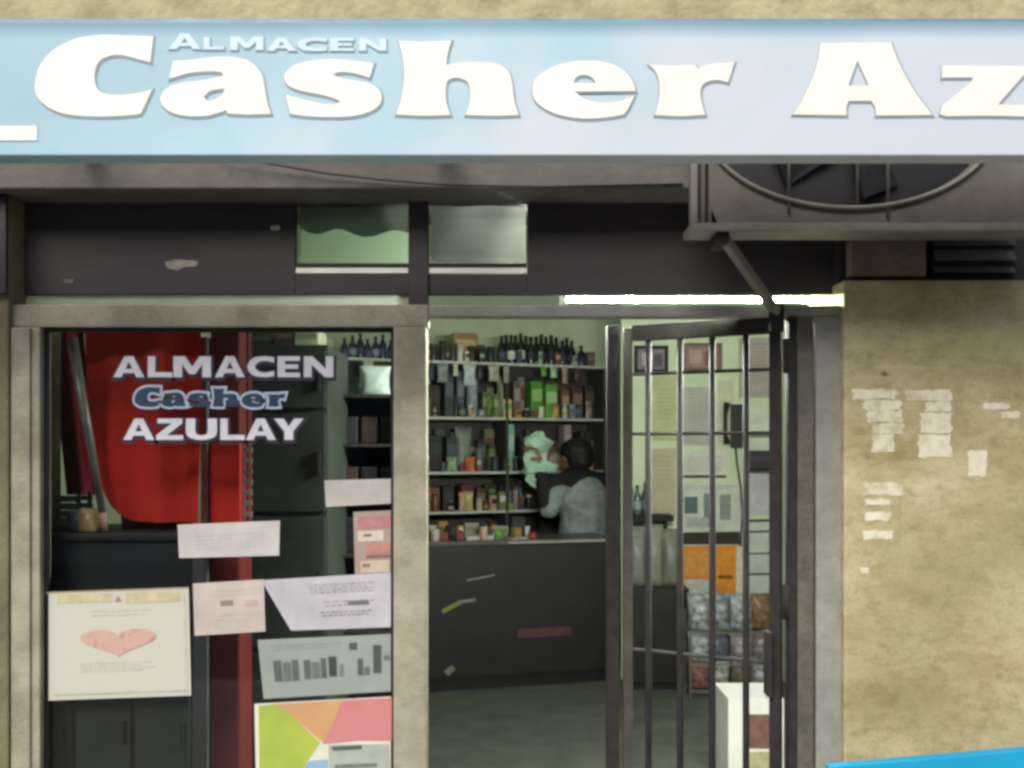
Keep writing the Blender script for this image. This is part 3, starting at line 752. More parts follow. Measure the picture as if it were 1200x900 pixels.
def packet(loc, w_, d_, h_, col, band, label, group, rz=0, name='packet', cat='packet', tilt=0):
    k = ('p', round(w_, 3), round(d_, 3), round(h_, 3), col, band)
    if k not in ME:
        m1 = MB().box(-w_ / 2, w_ / 2, -d_ / 2, d_ / 2, 0, h_).mesh('packet', bevel=min(w_, d_, h_) * .12); m1.materials.append(mat('pk_' + col, col, None, 18, .55, .15, 70))
        m2 = MB().box(-w_ * .42, w_ * .42, -d_ / 2 - .0012, -d_ / 2 - .0002, h_ * .45, h_ * .78).mesh('printed_band'); m2.materials.append(mat('pk_' + band, band, None, 30, .55))
        ME[k] = (m1, m2)
    a, c = ME[k]
    o = link(name, a, None); o.location = loc; o.rotation_euler = (tilt, 0, rz); link('printed_band', c, None, o)
    return tag(o, label, cat, group)
def pouch_mesh(w_, d_, h_, seed):
    rnd = random.Random(seed); vs = []; fs = []; nx, nz = 8, 9
    for sgn in (-1, 1):
        for j in range(nz + 1):
            for i in range(nx + 1):
                u, v = i / nx * 2 - 1, j / nz
                bul = max(0, (1 - u ** 4)) * max(0, math.sin(math.pi * min(1, v * 1.02 + .06))) ** .6
                x = u * w_ / 2 * (1 - .12 * math.sin(math.pi * v)); 
                vs.append((x + rnd.uniform(-.03, .03) * w_ * bul, sgn * (d_ / 2 * bul + .001) + rnd.uniform(-.05, .05) * d_ * bul, v * h_))
    b = (nx + 1) * (nz + 1)
    for s_ in (0, b):
        for j in range(nz):
            for i in range(nx):
                a = s_ + j * (nx + 1) + i; fs.append((a, a + 1, a + nx + 2, a + nx + 1))
    for j in range(nz):
        for i in (0, nx): a = j * (nx + 1) + i; fs.append((a, a + nx + 1, b + a + nx + 1, b + a))
    for i in range(nx):
        for j in (0, nz): a = j * (nx + 1) + i; fs.append((a, a + 1, b + a + 1, b + a))
    return MB().add(vs, fs).mesh('pouch', smooth=True)
def pouch(loc, w_, d_, h_, col, label, group, rz=0, name='snack_bag', cat='bag', col2=None, band=None, seed=0, rx=0):
    me = pouch_mesh(w_, d_, h_, seed + int(h_ * 1000)); me.materials.append(mat('pouch_' + col + (col2 or ''), col, col2, 22, .35, .3, 40))
    o = link(name, me, None); o.location = loc; o.rotation_euler = (rx, 0, rz)
    if band:
        m2 = MB().box(-w_ * .3, w_ * .3, -d_ * .52 - .002, -d_ * .52, h_ * .35, h_ * .62).mesh('printed_panel'); m2.materials.append(mat('pk_' + band, band, None, 30, .5)); link('printed_panel', m2, None, o)
    return tag(o, label, cat, group)

# ------------------------------------------------------------------ behind the window, left
# red cloth banner
n = 16; vs = []; fs = []; rows = 14; yy = .17
for i in range(n + 1):
    u = i / n; px = 98 + (236 - 98) * u
    bot = 612 - 78 * max(0, 1 - u * 2.4) ** 1.5
    for j in range(rows + 1):
        v = j / rows; py = 380 + (bot - 380) * v
        p = W(px, py, yy); vs.append((p.x, yy + .02 * math.sin(u * 17 + .6 * math.sin(v * 3)) * (.4 + .6 * v) + .012 * math.sin(u * 6 + v * 5), p.z))
for i in range(n):
    for j in range(rows):
        a = i * (rows + 1) + j; fs.append((a, a + 1, a + rows + 2, a + rows + 1))
k0 = len(vs); vs += [(x, y + .003, z) for x, y, z in vs]; fs += [tuple(k0 + k for k in reversed(f)) for f in fs]
bn = MB().add(vs, fs).build('red_banner', M_redcloth, None, smooth=True)
tag(bn, 'hanging red cloth with a rounded lower corner behind the window lettering', 'banner')
rel_ = MB().tube([W(92, 381, yy + .01), W(238, 379, yy + .01)], .008, 8).build('hanging_rod', M_pole, bn)
for a in (W(110, 380, yy + .01), W(225, 379, yy + .01)):
    MB().tube([a, Vector((a.x, a.y, ZC))], .002, 5).build('cord', M_pole, bn)
# red cloth further left, darker
n = 8; vs = []; fs = []
for i in range(n + 1):
    u = i / n
    for j in range(9):
        v = j / 8; p = W(58 + (96 - 58) * u + 20 * v, 384 + 196 * v, .62); vs.append((p.x, .62 + .015 * math.sin(u * 9), p.z))
for i in range(n):
    for j in range(8):
        a = i * 9 + j; fs.append((a, a + 1, a + 10, a + 9))
k0 = len(vs); vs += [(x, y + .003, z) for x, y, z in vs]; fs += [tuple(k0 + k for k in reversed(f)) for f in fs]
dk = tag(MB().add(vs, fs).build('red_curtain', mat('dark_red_cloth', '9A2630', '6E1C26', 3, .9, .2, 100), None, smooth=True), 'dark red slanting cloth at the far left behind the window', 'cloth')
for a in (W(60, 385, .625), W(95, 385, .625)):
    MB().tube([a, Vector((a.x, a.y, ZC))], .002, 5).build('cord', M_pole, dk)
# leaning pole
LPLACE = W(124, 622, .12)
LP = empty('leaning_pole', LPLACE); tag(LP, 'grey pole leaning in front of the red cloth at the left of the window', 'pole')
a_, b_ = W(84, 396, .05), Vector((LPLACE.x, .12, WZ(625, .08) + .002))
c_ = a_.lerp(b_, .90)
rel(MB().tube([a_, c_], [.015, .010], 10).build('shaft', M_pole, LP, smooth=True), LP)
rel(MB().tube([c_, b_], [.011, .009], 10).build('ferrule', mat('pole_pink', 'B58A86', 'A07874', 10, .6), LP, smooth=True), LP)
# red upright cooler: narrow red side seen full height with grey edge strip
CL = empty('display_stand', W(264, 900, .22)); tag(CL, 'tall narrow red display stand behind the middle of the window', 'stand')
rel(MB().box(WX(246, .22), WX(281, .22), .22, .36, .06, WZ(383, .22)).build('body', M_red, CL, .008), CL)
rel(MB().box(WX(235, .2), WX(243, .2), .2, .25, .06, WZ(395, .2)).build('edge_strip', M_pole, CL, .003), CL)
rel(MB().box(WX(246, .22) + .01, WX(281, .22) - .01, .235, .345, .004, .06).build('plinth', M_black, CL), CL)
rel(MB().box(WX(246, .205), WX(281, .205), .207, .219, WZ(650, .205), WZ(520, .205)).build('bright_panel', mat('bright_red', 'DE3026', 'CC2A22', 3, .4), CL, .003), CL)  # brighter red for the stretch without the painted haze
# strip of clips
ST = empty('clip_strip', W(291, 612, .4)); tag(ST, 'hanging strip of small grey clips beside the red display stand', 'clip strip')
rel(MB().box(WX(289, .19), WX(291, .19), .19, .192, WZ(640, .19), ZC - .002).build('strip', M_black, ST), ST)
for k in range(9):
    py = 512 + k * 12.5
    rel(MB().box(WX(285, .18), WX(295, .18), .18, .1895, WZ(py + 6, .18), WZ(py, .18)).build('clip', mat('clip_grey', '86867C', '6E6E66', 10, .5), ST, .001), ST)
# dark cabinets
CB = empty('dark_cabinet', W(340, 900, .55)); tag(CB, 'tall dark grey-green cabinet behind the window right of the red display stand', 'cabinet')
cx0_, cx1_ = WX(292, .6), WX(384, .6)
M_cab = mat('cabinet_grey_green', '41463F', '32362F', 5, .55, .1, 40)
rel(MB().box(cx0_, cx1_, .6, 1.0, .06, WZ(404, .6)).build('carcass', M_cab, CB, .004), CB)
for j, (a, b) in enumerate(((409, 478), (484, 600), (606, 760), (766, 930))):
    rel(MB().box(cx0_ + .006, cx1_ - .006, .586, .599, WZ(b, .586), WZ(a, .586)).build('door', M_cab, CB, .003), CB)
    rel(MB().box(cx1_ - .03, cx1_ - .02, .572, .5855, WZ((a + b) / 2 + 14, .58), WZ((a + b) / 2 - 14, .58)).build('handle', M_gate, CB), CB)
rel(MB().box(cx0_ + .01, cx1_ - .01, .62, .98, .004, .06).build('plinth', M_black, CB), CB)
C2 = empty('brown_rack', W(420, 900, .9)); tag(C2, 'dark brown rack of packets behind the window next to the mullion', 'rack')
rx0, rx1 = WX(388, .9), WX(470, .9)
M_rack = mat('dark_brown', '3B312E', '2B2422', 6, .6, .1, 40)
for x in (rx0, rx1 - .02): rel(MB().box(x, x + .02, .9, 1.25, .004, WZ(458, .9)).build('side', M_rack, C2, .002), C2)
rel(MB().box(rx0 + .02, rx1 - .02, 1.23, 1.245, .02, WZ(462, .9)).build('back', M_rack, C2), C2)
RZ = [WZ(v, .9) for v in (462, 520, 580, 650, 740, 840)]
for z in RZ: rel(MB().box(rx0 + .0205, rx1 - .0205, .9, 1.228, z - .012, z).build('shelf', M_rack, C2, .002), C2)
for k, (px, w_, h_, c, c2, lb) in enumerate(((310, .11, .05, '3E4238', '5A5E50', 'olive'), (337, .1, .07, '4A3E38', '6A5A50', 'brown'), (363, .09, .06, 'B9BC9E', '8E9278', 'pale yellow'))):
    packet((WX(px, .75), .75, WZ(404, .6)), w_, .14, h_, c, c2, lb + ' box lying on top of the dark grey-green cabinet', 'boxes on the dark grey-green cabinet', 0, 'carton', 'box')
# low cabinet at the left under the red cloth
LC = empty('low_cabinet', W(140, 900, .08)); tag(LC, 'low dark cabinet behind the heart poster', 'cabinet')
lz = WZ(625, .08); lx0, lx1 = WX(20, .08), WX(226, .08)
M_low = mat('low_cabinet_dark', '2E2D33', '232227', 5, .55, .1, 40)
M_lowf = mat('low_cabinet_front', '414540', '343832', 5, .6, .1, 40)
rel(MB().box(lx0, lx1, .08, .42, .05, lz - .02).build('carcass', M_low, LC, .003), LC)
rel(MB().box(lx0 - .01, lx1 + .01, .065, .43, lz - .019, lz).build('top', M_low, LC, .003), LC)
for k in range(3):
    a = lx0 + (lx1 - lx0) * k / 3 + .006; b = lx0 + (lx1 - lx0) * (k + 1) / 3 - .006
    rel(MB().box(a, b, .068, .0795, .07, WZ(700, .07)).build('door', M_lowf, LC, .003), LC)
    rel(MB().box(b - .02, b - .012, .056, .0675, .8, .86).build('handle', M_low, LC), LC)
rel(MB().box(lx0 + .02, lx1 - .02, .1, .40, .004, .05).build('plinth', M_black, LC), LC)
# things on the low cabinet
def at_obj(o, loc, rz=0): o.location = loc; o.rotation_euler = (0, 0, rz); return o
CRT = empty('slatted_crate', (WX(76, .28), .28, lz)); tag(CRT, 'small slatted grey crate at the left behind the window', 'crate')
cw = .062
for k in range(4):
    MB().box(-cw, cw, -.05, -.042, .012 + k * .022, .026 + k * .022).build('slat', mat('crate_grey', '7C8276', '666C60', 12, .7), CRT)
    MB().box(-cw, cw, .042, .05, .012 + k * .022, .026 + k * .022).build('slat', MATS['crate_grey'], CRT)
for x in (-cw, cw - .01):
    for y in (-.0415, .0325): MB().box(x, x + .01, y, y + .009, 0, .105).build('corner_post', MATS['crate_grey'], CRT)
MB().box(-cw, cw, -.041, .041, .0, .008).build('base', MATS['crate_grey'], CRT)
# window-side goods
jar((WX(92, .15), .15, lz), .06, .03, '5A6A78', '7E8E9A', 'small blue-grey jar on the low cabinet behind the window', 'jars on the low cabinet')
jar((WX(107, .13), .13, lz), .065, .034, 'A88A5A', 'C9B58C', 'small amber jar with a pale lid on the low cabinet behind the window', 'jars on the low cabinet')
for k, (px, c) in enumerate(((160, '2A2A33'), (186, '33292C'), (210, '25262C'))):
    packet((WX(px, .3), .3, lz), .055, .1, .07 + .01 * k, c, '3E3C44', ['dark blue-black box', 'dark brown box', 'tall black box'][k] + ' on the low cabinet under the red cloth', 'dark boxes on the low cabinet', name='carton', cat='box')
rc = ['2F2D33', '3A2A2A', '2C332E', '4A3430', '27262B', '39373A']
for r_ in range(4):
    z = RZ[r_ + 1]
    for k in range(3):
        packet((rx0 + .055 + k * .072, 1.02, z), .06, .12, .10 if r_ < 2 else .13, rc[(r_ * 3 + k) % 6], rc[(r_ + k + 2) % 6], ['left', 'middle', 'right'][k] + ' dark packet on the %s shelf of the brown rack behind the window' % ['top', 'second', 'third', 'fourth'][r_], 'dark packets on the brown rack')
pouch((WX(440, 1.02), 1.0, RZ[0]), .12, .08, .11, 'B9C6BC', 'crumpled pale plastic bag on top of the brown rack behind the window', None, .2, 'plastic_bag', col2='98A79E', seed=3)

# ------------------------------------------------------------------ the back shelves
ang = R(22); SD = Vector((math.cos(ang), math.sin(ang), 0)); SN = Vector((-math.sin(ang), math.cos(ang), 0))
SA = Vector((WX(500, 4.6), 4.6, 0))
def sh(s, dpt=0, z=0): return SA + SD * s + SN * dpt + Vector((0, 0, z))
def s_of(px, dpt=0):
    best = min((abs(600 + sh(k / 200 - 1.2, dpt).x * F / (sh(k / 200 - 1.2, dpt).y + CD) - px), k / 200 - 1.2) for k in range(0, 640))
    return best[1]
SZ = [WZ(422, 4.6), WZ(488, 4.6), WZ(553, 4.6), WZ(600, 4.6), .75, .4]
SU = empty('shelf_unit', sh(.3)); SU.rotation_euler = (0, 0, ang)
tag(SU, 'long dark-backed shelf unit with pale shelf edges behind the counter', 'shelves')
LSH0, LSH1 = -1.12, 1.16      # along the unit, from its own origin
MB().box(LSH0, LSH1, .30, .315, .02, SZ[0] + .02).build('back_panel', M_shelfback, SU)
for x in (LSH0 - .02, -.42, .33, LSH1):
    MB().box(x, x + .02, -.002, .299, .004, SZ[0] - .021).build('upright', M_shelfback, SU)
segs = [(LSH0 + .0005, -.4205), (-.3995, .3295), (.3505, LSH1 - .0005)]
for i, z in enumerate(SZ):
    if i == 0: MB().box(LSH0 - .02, LSH1 + .02, -.01, .299, z - .02, z).build('shelf', M_shelf, SU, .002)
    else:
        for a, b in segs: MB().box(a, b, -.008, .298, z - .02, z).build('shelf', M_shelf, SU, .002)

G1 = 'dark bottles on the top shelf'
def P(px, dpt, z): s = s_of(px, dpt); return sh(s, dpt, z)
ORD = ['first', 'second', 'third', 'fourth', 'fifth', 'sixth', 'seventh', 'eighth', 'ninth']
for kk, px in enumerate((588, 599, 610, 622, 634, 646, 659, 670, 681)):
    h = .235 + random.uniform(-.015, .02)
    if px in (659, 670): h -= .02
    if px == 681: h = .17
    bottle(P(px, .12, SZ[0]), h, .033, random.choice(['24222B', '2A2630', '1F2630']), random.choice(['45424C', '3A3A44', 'E9E6DC'] if px in (599, 610) else ['45424C', '3A3A44', '4C4048']), random.choice(['34303A', '20202A']), ORD[kk] + ' dark wine bottle from the left in the front row on the top shelf', G1)
for kk, px in enumerate((593, 604, 616, 628, 640, 652, 664)):
    bottle(P(px, .21, SZ[0]), .24, .033, '24222B', '45424C', '34303A', ORD[kk] + ' dark wine bottle from the left in the back row on the top shelf', G1)
for k, (px, h, c) in enumerate(((508, .14, '3C3A34'), (519, .16, '3A4238'), (531, .15, '4A463C'), (553, .13, '35352E'), (564, .14, '32342F'), (575, .13, '2F3330'))):
    jar(P(px, .12, SZ[0]), h, .034, c, ['5A5648', '2F2C28'][k % 2], ['brownish', 'dull green', 'tan', 'dark olive', 'dark grey-green', 'blackish green'][k] + ' jar on the left part of the top shelf seen through the doorway', 'jars on the top shelf')
jar(P(539, .06, SZ[0]), .115, .024, 'D8D8CE', 'C4C4BA', 'single white bottle among the dark jars on the top shelf', 'jars on the top shelf', 'white_bottle', 'bottle')
packet(P(545, .22, SZ[0]), .2, .05, .24, 'A27F62', 'C8B08C', 'brown carton standing behind the jars on the top shelf', None, ang, 'carton', 'box')
pouch(P(660, .26, SZ[0]), .09, .05, .25, 'DADBCB', 'pale bag standing behind the dark bottles on the top shelf', None, ang, seed=5)
packet(P(690, .12, SZ[0]), .07, .1, .12, '6E5A4E', '8A7A68', 'small brown box at the right end of the top shelf', None, ang, 'carton', 'box')
for k, px in enumerate((404, 413, 422, 431, 440, 449, 458)):
    bottle(P(px, .12, SZ[0]), .15 + .02 * (k % 3), .028, ['2A2F45', '333A52', '262A3C'][k % 3], ['5A6078', '9AA2B4', '4A5068'][k % 3], '3A3F50', ORD[k] + ' small blue-black bottle from the left on the top shelf seen through the window', 'small bottles on the top shelf behind the window')
packet(P(383, .14, SZ[0]), .07, .1, .14, 'C9CDB0', 'B0B698', 'pale yellow-green box at the left end of the top shelf', None, ang, 'carton', 'box')

# hanging tags and bags under the top shelf, and the goods of the shelves below
def row(zi, items, dpt=.1):
    for it in items:
        kind, px, w_, h_, c, c2, label = it[:7]
        h_ *= 1.2 if zi < 3 else 1.05
        p = P(px, dpt, SZ[zi])
        if kind == 'p': packet(p, w_, .12, h_, c, c2, label, it[7] if len(it) > 7 else None, ang)
        elif kind == 'o': pouch(p, w_, .09, h_, c, label, it[7] if len(it) > 7 else None, ang, col2=c2, seed=int(px))
        elif kind == 'j': jar(p, h_, w_ / 2, c, c2, label, it[7] if len(it) > 7 else None)
        elif kind == 'b': bottle(p, h_, w_ / 2, c, c2, '3A3A3A', label, it[7] if len(it) > 7 else None)
row(1, [
 ('o', 412, .12, .22, '3A443C', '2A342C', 'dark green bag on the second shelf seen through the window'),
 ('o', 436, .20, .20, 'C6D2C4', '9DAFA2', 'large pale mint bag on the second shelf seen through the window'),
 ('p', 456, .07, .26, '2C2C30', '44444A', 'tall black packet on the second shelf beside the mullion'),
 ('p', 507, .09, .20, '2B2620', '3A342C', 'dark brown packet on the second shelf nearest the mullion'),
 ('p', 524, .07, .28, '3C4448', '5A6468', 'tall slate grey packet on the second shelf'),
 ('p', 537, .06, .29, '525C60', '7A8488', 'tall bluish grey packet on the second shelf'),
 ('o', 553, .10, .27, 'A9B4BE', '6E7E90', 'blue and white bag on the second shelf'),
 ('p', 567, .06, .16, '5E6A3A', '8E9A5E', 'olive green packet on the second shelf'),
 ('p', 577, .07, .15, '75804A', 'A4AE7C', 'light olive packet on the second shelf'),
 ('o', 588, .09, .27, '9EA08E', '6E7064', 'grey-white bag on the second shelf left of the bright green packets'),
 ('p', 603, .06, .24, '6A5E58', '9A928A', 'grey-brown packet on the second shelf'),
 ('p', 626, .10, .24, '4F9A38', '9CCB78', 'bright green packet on the second shelf, left one', ),
 ('p', 643, .10, .22, '63AA48', 'B6D69A', 'bright green packet on the second shelf, right one'),
 ('p', 659, .07, .19, '6E5A4A', 'B59A80', 'brown packet beside the bright green ones on the second shelf'),
 ('p', 673, .09, .21, '54423C', '8E766A', 'dark brown packet on the second shelf near the gate'),
 ('p', 688, .08, .22, '3E3432', '5E504A', 'blackish brown packet at the right end of the second shelf'),
])
row(2, [
 ('o', 410, .14, .2, '2E332E', '232723', 'blackish bag on the third shelf seen through the window'),
 ('p', 432, .12, .22, '332B2A', '463C3A', 'dark packet on the third shelf seen through the window'),
 ('p', 508, .10, .23, '23222A', '33323A', 'black packet on the third shelf nearest the mullion'),
 ('p', 527, .08, .22, '343B42', '4C545C', 'dark slate packet on the third shelf'),
 ('o', 543, .14, .28, '8E948E', '6A706C', 'wide pale grey bag on the third shelf'),
 ('j', 562, .07, .17, '5E7078', '3E4A50', 'blue-grey jar on the third shelf'),
 ('j', 576, .075, .17, '6E7442', '43472C', 'olive jar on the third shelf'),
 ('p', 595, .06, .30, '8FBFAE', 'B6D8CA', 'mint green box on the third shelf'),
 ('p', 612, .08, .22, '3A4038', '565C52', 'dark green packet on the third shelf behind the mint bag'),
 ('p', 631, .1, .26, '5A3230', '7C5450', 'dark red packet on the third shelf'),
 ('p', 662, .06, .30, 'AE9C9A', 'C6B8B4', 'pinkish grey box on the third shelf near the gate'),
 ('p', 684, .10, .26, '2E2A2A', '3E3838', 'black packet at the right end of the third shelf'),
])
row(3, [
 ('p', 506, .09, .17, '7E4A34', 'B07A58', 'rust brown packet on the fourth shelf nearest the mullion'),
 ('p', 523, .09, .18, '26262C', '3A3A40', 'black packet on the fourth shelf'),
 ('p', 545, .10, .19, '5E2A2A', '8E4A46', 'dark red packet on the fourth shelf'),
 ('p', 561, .07, .16, '4E3A36', '7E6660', 'brown packet on the fourth shelf'),
 ('j', 576, .08, .15, '4C5A3A', '72805C', 'green jar on the fourth shelf'),
 ('j', 592, .07, .17, '6E2E2A', 'A8A49C', 'red jar with pale lid on the fourth shelf'),
 ('j', 606, .07, .17, 'A89C98', '6A5E5C', 'pale jar on the fourth shelf left of the shopkeeper'),
])

# second rows behind and loose small goods in front
ORDN = ['first', 'second', 'third', 'fourth', 'fifth', 'sixth', 'seventh', 'eighth', 'ninth', 'tenth', 'eleventh', 'twelfth', 'thirteenth', 'fourteenth', 'fifteenth', 'sixteenth', 'seventeenth', 'eighteenth', 'nineteenth', 'twentieth', 'twenty-first', 'twenty-second', 'twenty-third', 'twenty-fourth']
PAL = [('D6D6CC', 'white'), ('B9BEB8', 'pale grey'), ('8FBF9E', 'mint'), ('6FA04A', 'green'), ('A83A30', 'red'), ('C98A3E', 'orange'), ('D2C27A', 'yellow'), ('4A5A74', 'blue'), ('7A4A36', 'brown'), ('2C2A2E', 'black'), ('C6A89A', 'pink'), ('8C8A5A', 'olive'), ('35404A', 'slate'), ('E4E2DA', 'bright white'), ('3A2C28', 'dark brown')]
bc = ['8E8A80', '5A4A40', 'A8A49A', '3E4A44', '6E4238', '7A7E5A', 'B4B6B0', '4A4A54', '8A6A4E', '2E2C30', '35322E']
rg = random.Random(31)
for zi, nm in ((1, 'second'), (2, 'third'), (3, 'fourth')):
    for k in range(17):
        px = 502 + k * 11.8 + rg.uniform(-3, 3)
        packet(P(px, .225, SZ[zi]), rg.choice((.06, .08, .1)), .08, (.30 if zi < 3 else .18) * rg.choice((.62, .8, 1.0, 1.08)), rg.choice(bc), rg.choice(bc), ORDN[k] + ' packet from the left in the back row of the %s shelf' % nm, 'back row packets on the %s shelf' % nm, ang + rg.uniform(-.2, .2))
    px = 500; k = 0
    while px < 694 and k < 24:
        c, cn = rg.choice(PAL); kind = rg.choice('ppjobjo'); w_ = rg.choice((.034, .045, .055, .065)); h_ = rg.choice((.06, .09, .11, .14, .17))
        q_ = P(px, rg.uniform(.012, .035), SZ[zi]); c2 = rg.choice(PAL)[0]; gr = 'small goods along the front of the %s shelf' % nm
        if rg.random() < .8:
            lb = cn + ' %s, ' + ORDN[k] + ' small item from the left along the front of the %s shelf' % nm
            if kind == 'p': packet(q_, w_, .03, h_, c, c2, lb % 'packet', gr, ang + rg.uniform(-.5, .5))
            elif kind == 'j': jar(q_, h_ * .8, w_ * .5, c, c2, lb % 'jar', gr)
            elif kind == 'b': bottle(q_, h_ * 1.3, w_ * .42, c, c2, c2, lb % 'bottle', gr)
            else: pouch(q_, w_ * 1.3, .03, h_, c, lb % 'bag', gr, ang + rg.uniform(-.5, .5), col2=c2, seed=200 + k + zi * 30, rx=rg.uniform(-.15, .05))
            k += 1
        px += w_ * 155 * rg.uniform(.8, 1.25) + 2
# packs lying across the tops of the front goods on the top shelf, and small things among the bottles
for k in range(9):
    c, cn = rg.choice(PAL)
    packet(P(503 + k * 21.5 + rg.uniform(-3, 3), .035, SZ[0]), rg.choice((.03, .045)), .03, rg.choice((.06, .08, .1)), c, rg.choice(PAL)[0], cn + ' small box, ' + ORDN[k] + ' from the left along the front of the top shelf', 'small boxes along the front of the top shelf', ang + rg.uniform(-.4, .4), 'small_box', 'box')
# bags hung from the edge of the top shelf
for k, (px, w_, h_, c, c2, lb) in enumerate(((519, .09, .14, '9AA4A6', '6A767A', 'grey-blue'), (550, .10, .16, 'D6DCE2', '9EAAB8', 'blue-white'), (563, .05, .11, '35332F', None, 'black'), (579, .09, .12, 'CACAB4', '8A8A74', 'cream'), (593, .05, .13, 'B4AEAC', '78726E', 'pinkish grey'), (432, .08, .1, 'D2DACC', 'A8B4A4', 'pale'), (534, .04, .09, 'E4E4DC', 'BABAB0', 'small white'), (649, .06, .08, 'CFE0C0', '8FB07A', 'pale green'), (662, .05, .12, 'B9A89C', '8A7468', 'tan'), (506, .05, .13, '3A4A52', '26323A', 'dark blue'), (637, .05, .07, '8FBF5A', '5A8A38', 'leaf green'), (676, .05, .10, '6A5048', '4A3832', 'dark brown'))):
    q_ = P(px, -.03, SZ[0] - .024 - h_)
    o = pouch(q_, w_, .03, h_, c, lb + ' bag hanging from the edge of the top shelf', 'bags hung from the top shelf', ang, col2=c2, seed=70 + k)
    MB().tube([(0, 0, h_ - .002), (0, .0, h_ + .022), (0, .022, h_ + .03)], .0025, 5).build('hook', M_pole, o)
# ------------------------------------------------------------------ counter
ca = R(15); CDr = Vector((math.cos(ca), math.sin(ca), 0)); CN = Vector((-math.sin(ca), math.cos(ca), 0))
CA = Vector((WX(500, 3.8), 3.8, 0))
CT = empty('shop_counter', CA); CT.rotation_euler = (0, 0, ca)
tag(CT, 'long dark shop counter standing across the back of the shop', 'counter')
zc = WZ(633, 3.95)
MB().box(-.85, 1.30, .02, .40, .08, zc - .03).build('body', M_counter, CT, .004)
MB().box(-.87, 1.32, -.015, .43, zc - .029, zc).build('top', mat('counter_top', '5A5658', '48454A', 8, .4), CT, .004)
MB().box(-.84, 1.29, .04, .38, .004, .08).build('plinth', M_black, CT)
MB().box(-.848, 1.298, .008, .0195, .1, zc - .035).build('front_panel', M_counter, CT, .003)
MB().box(.55, 1.30, -.017, -.0152, zc - .022, zc - .008).build('edge_strip', mat('counter_edge_strip', 'A8A4A0', '8E8A86', 10, .4), CT)
MB().box(.62, 1.00, .0052, .0075, zc - .66, zc - .60).build('faded_label', mat('faded_red', '5A3A3A', '47302F', 14, .7), CT)
MB().bar((.105, .003, zc - .46), (.23, .003, zc - .40), .004, .028, (0, 0, 1)).build('tape_strip', mat('tape_yellow', '8E8A3A', '77742F', 10, .6), CT)
MB().bar((.23, .003, zc - .40), (.33, .003, zc - .39), .004, .02, (0, 0, 1)).build('tape_strip', mat('tape_pale', '8C8C80', '74746A', 10, .6), CT)
MB().bar((.27, .003, zc - .26), (.46, .003, zc - .23), .004, .012, (0, 0, 1)).build('tape_strip', MATS['tape_pale'], CT)
MB().bar((.13, .003, zc - .87), (.18, .003, zc - .83), .004, .04, (0, 0, 1)).build('tape_strip', MATS['tape_pale'], CT)
def C(px, dpt):
    best = min((abs(600 + (CA + CDr * (k / 200 - 1) + CN * dpt).x * F / ((CA + CDr * (k / 200 - 1) + CN * dpt).y + CD) - px), k / 200 - 1) for k in range(500))[1]
    q_ = CA + CDr * best + CN * dpt; q_.z = zc; return q_
# red tray of sweets
TR = empty('red_tray', C(517, .16)); TR.rotation_euler = (0, 0, ca); tag(TR, 'red tray of sweets on the counter next to the mullion', 'tray')
M_tr = mat('tray_red', '7E2E2A', '641F20', 10, .5)
MB().box(-.14, .14, -.1, .1, 0, .012).build('base', M_tr, TR, .002)
for a in ((-.14, .14, -.1, -.09), (-.14, .14, .09, .1), (-.14, -.13, -.0895, .0895), (.13, .14, -.0895, .0895)):
    MB().box(a[0], a[1], a[2], a[3], .0125, .06).build('side', M_tr, TR, .002)
for k, (px, c, lb) in enumerate(((507, 'C9C6BA', 'white'), (516, '5E7A4A', 'green'), (526, '7A2E34', 'dark red'), (534, 'A85A3A', 'orange'))):
    q_ = C(px, .16); q_.z += .0125
    pouch(q_, .055, .05, .085 - .01 * (k % 2), c, lb + ' sweet packet in the red tray on the counter', 'sweet packets in the red tray', ca, 'sweet_packet', 'packet', seed=k)
packet(C(560, .14), .2, .13, .025, 'D2D0C8', 'BEBCB4', 'stack of white paper lying on the counter', None, ca + .1, 'paper_stack', 'paper')
packet(C(608, .08), .16, .10, .012, 'B9B6B0', 'A5A29C', 'single white sheet pad at the front edge of the counter', None, ca + .2, 'note_pad', 'pad')
packet(C(552, .30), .1, .07, .10, 'A29C90', '8A8478', 'beige box standing behind the papers on the counter', None, ca, 'carton', 'box')
packet(C(583, .30), .14, .08, .075, 'A9B09E', '6E7668', 'pale green carton on the counter left of the shopkeeper', None, ca, 'carton', 'box')
packet(C(606, .28), .10, .10, .14, '26242C', '35333C', 'black box on the counter beside the shopkeeper', None, ca, 'card_reader', 'device')

for k in range(13):
    c, cn = PAL[(k * 4 + 1) % len(PAL)]; px = 510 + k * 9.5; q_ = C(px, rg.uniform(.26, .36) if k % 2 else rg.uniform(.04, .08))
    if k in (4, 5, 9): continue
    h_ = rg.choice((.05, .08, .11)); lb = cn + ' small %s, ' + ORDN[k] + ' from the left among the clutter on the counter'
    if k % 3 == 0: jar(q_, h_, .028, c, PAL[(k * 7) % 15][0], lb % 'tub', 'clutter on the counter', 'tub', 'tub')
    elif k % 3 == 1: packet(q_, .06, .05, h_, c, PAL[(k * 5) % 15][0], lb % 'box', 'clutter on the counter', ca + rg.uniform(-.5, .5), 'small_box', 'box')
    else: pouch(q_, .08, .05, h_ + .02, c, lb % 'bag', 'clutter on the counter', ca + rg.uniform(-.5, .5), seed=300 + k)
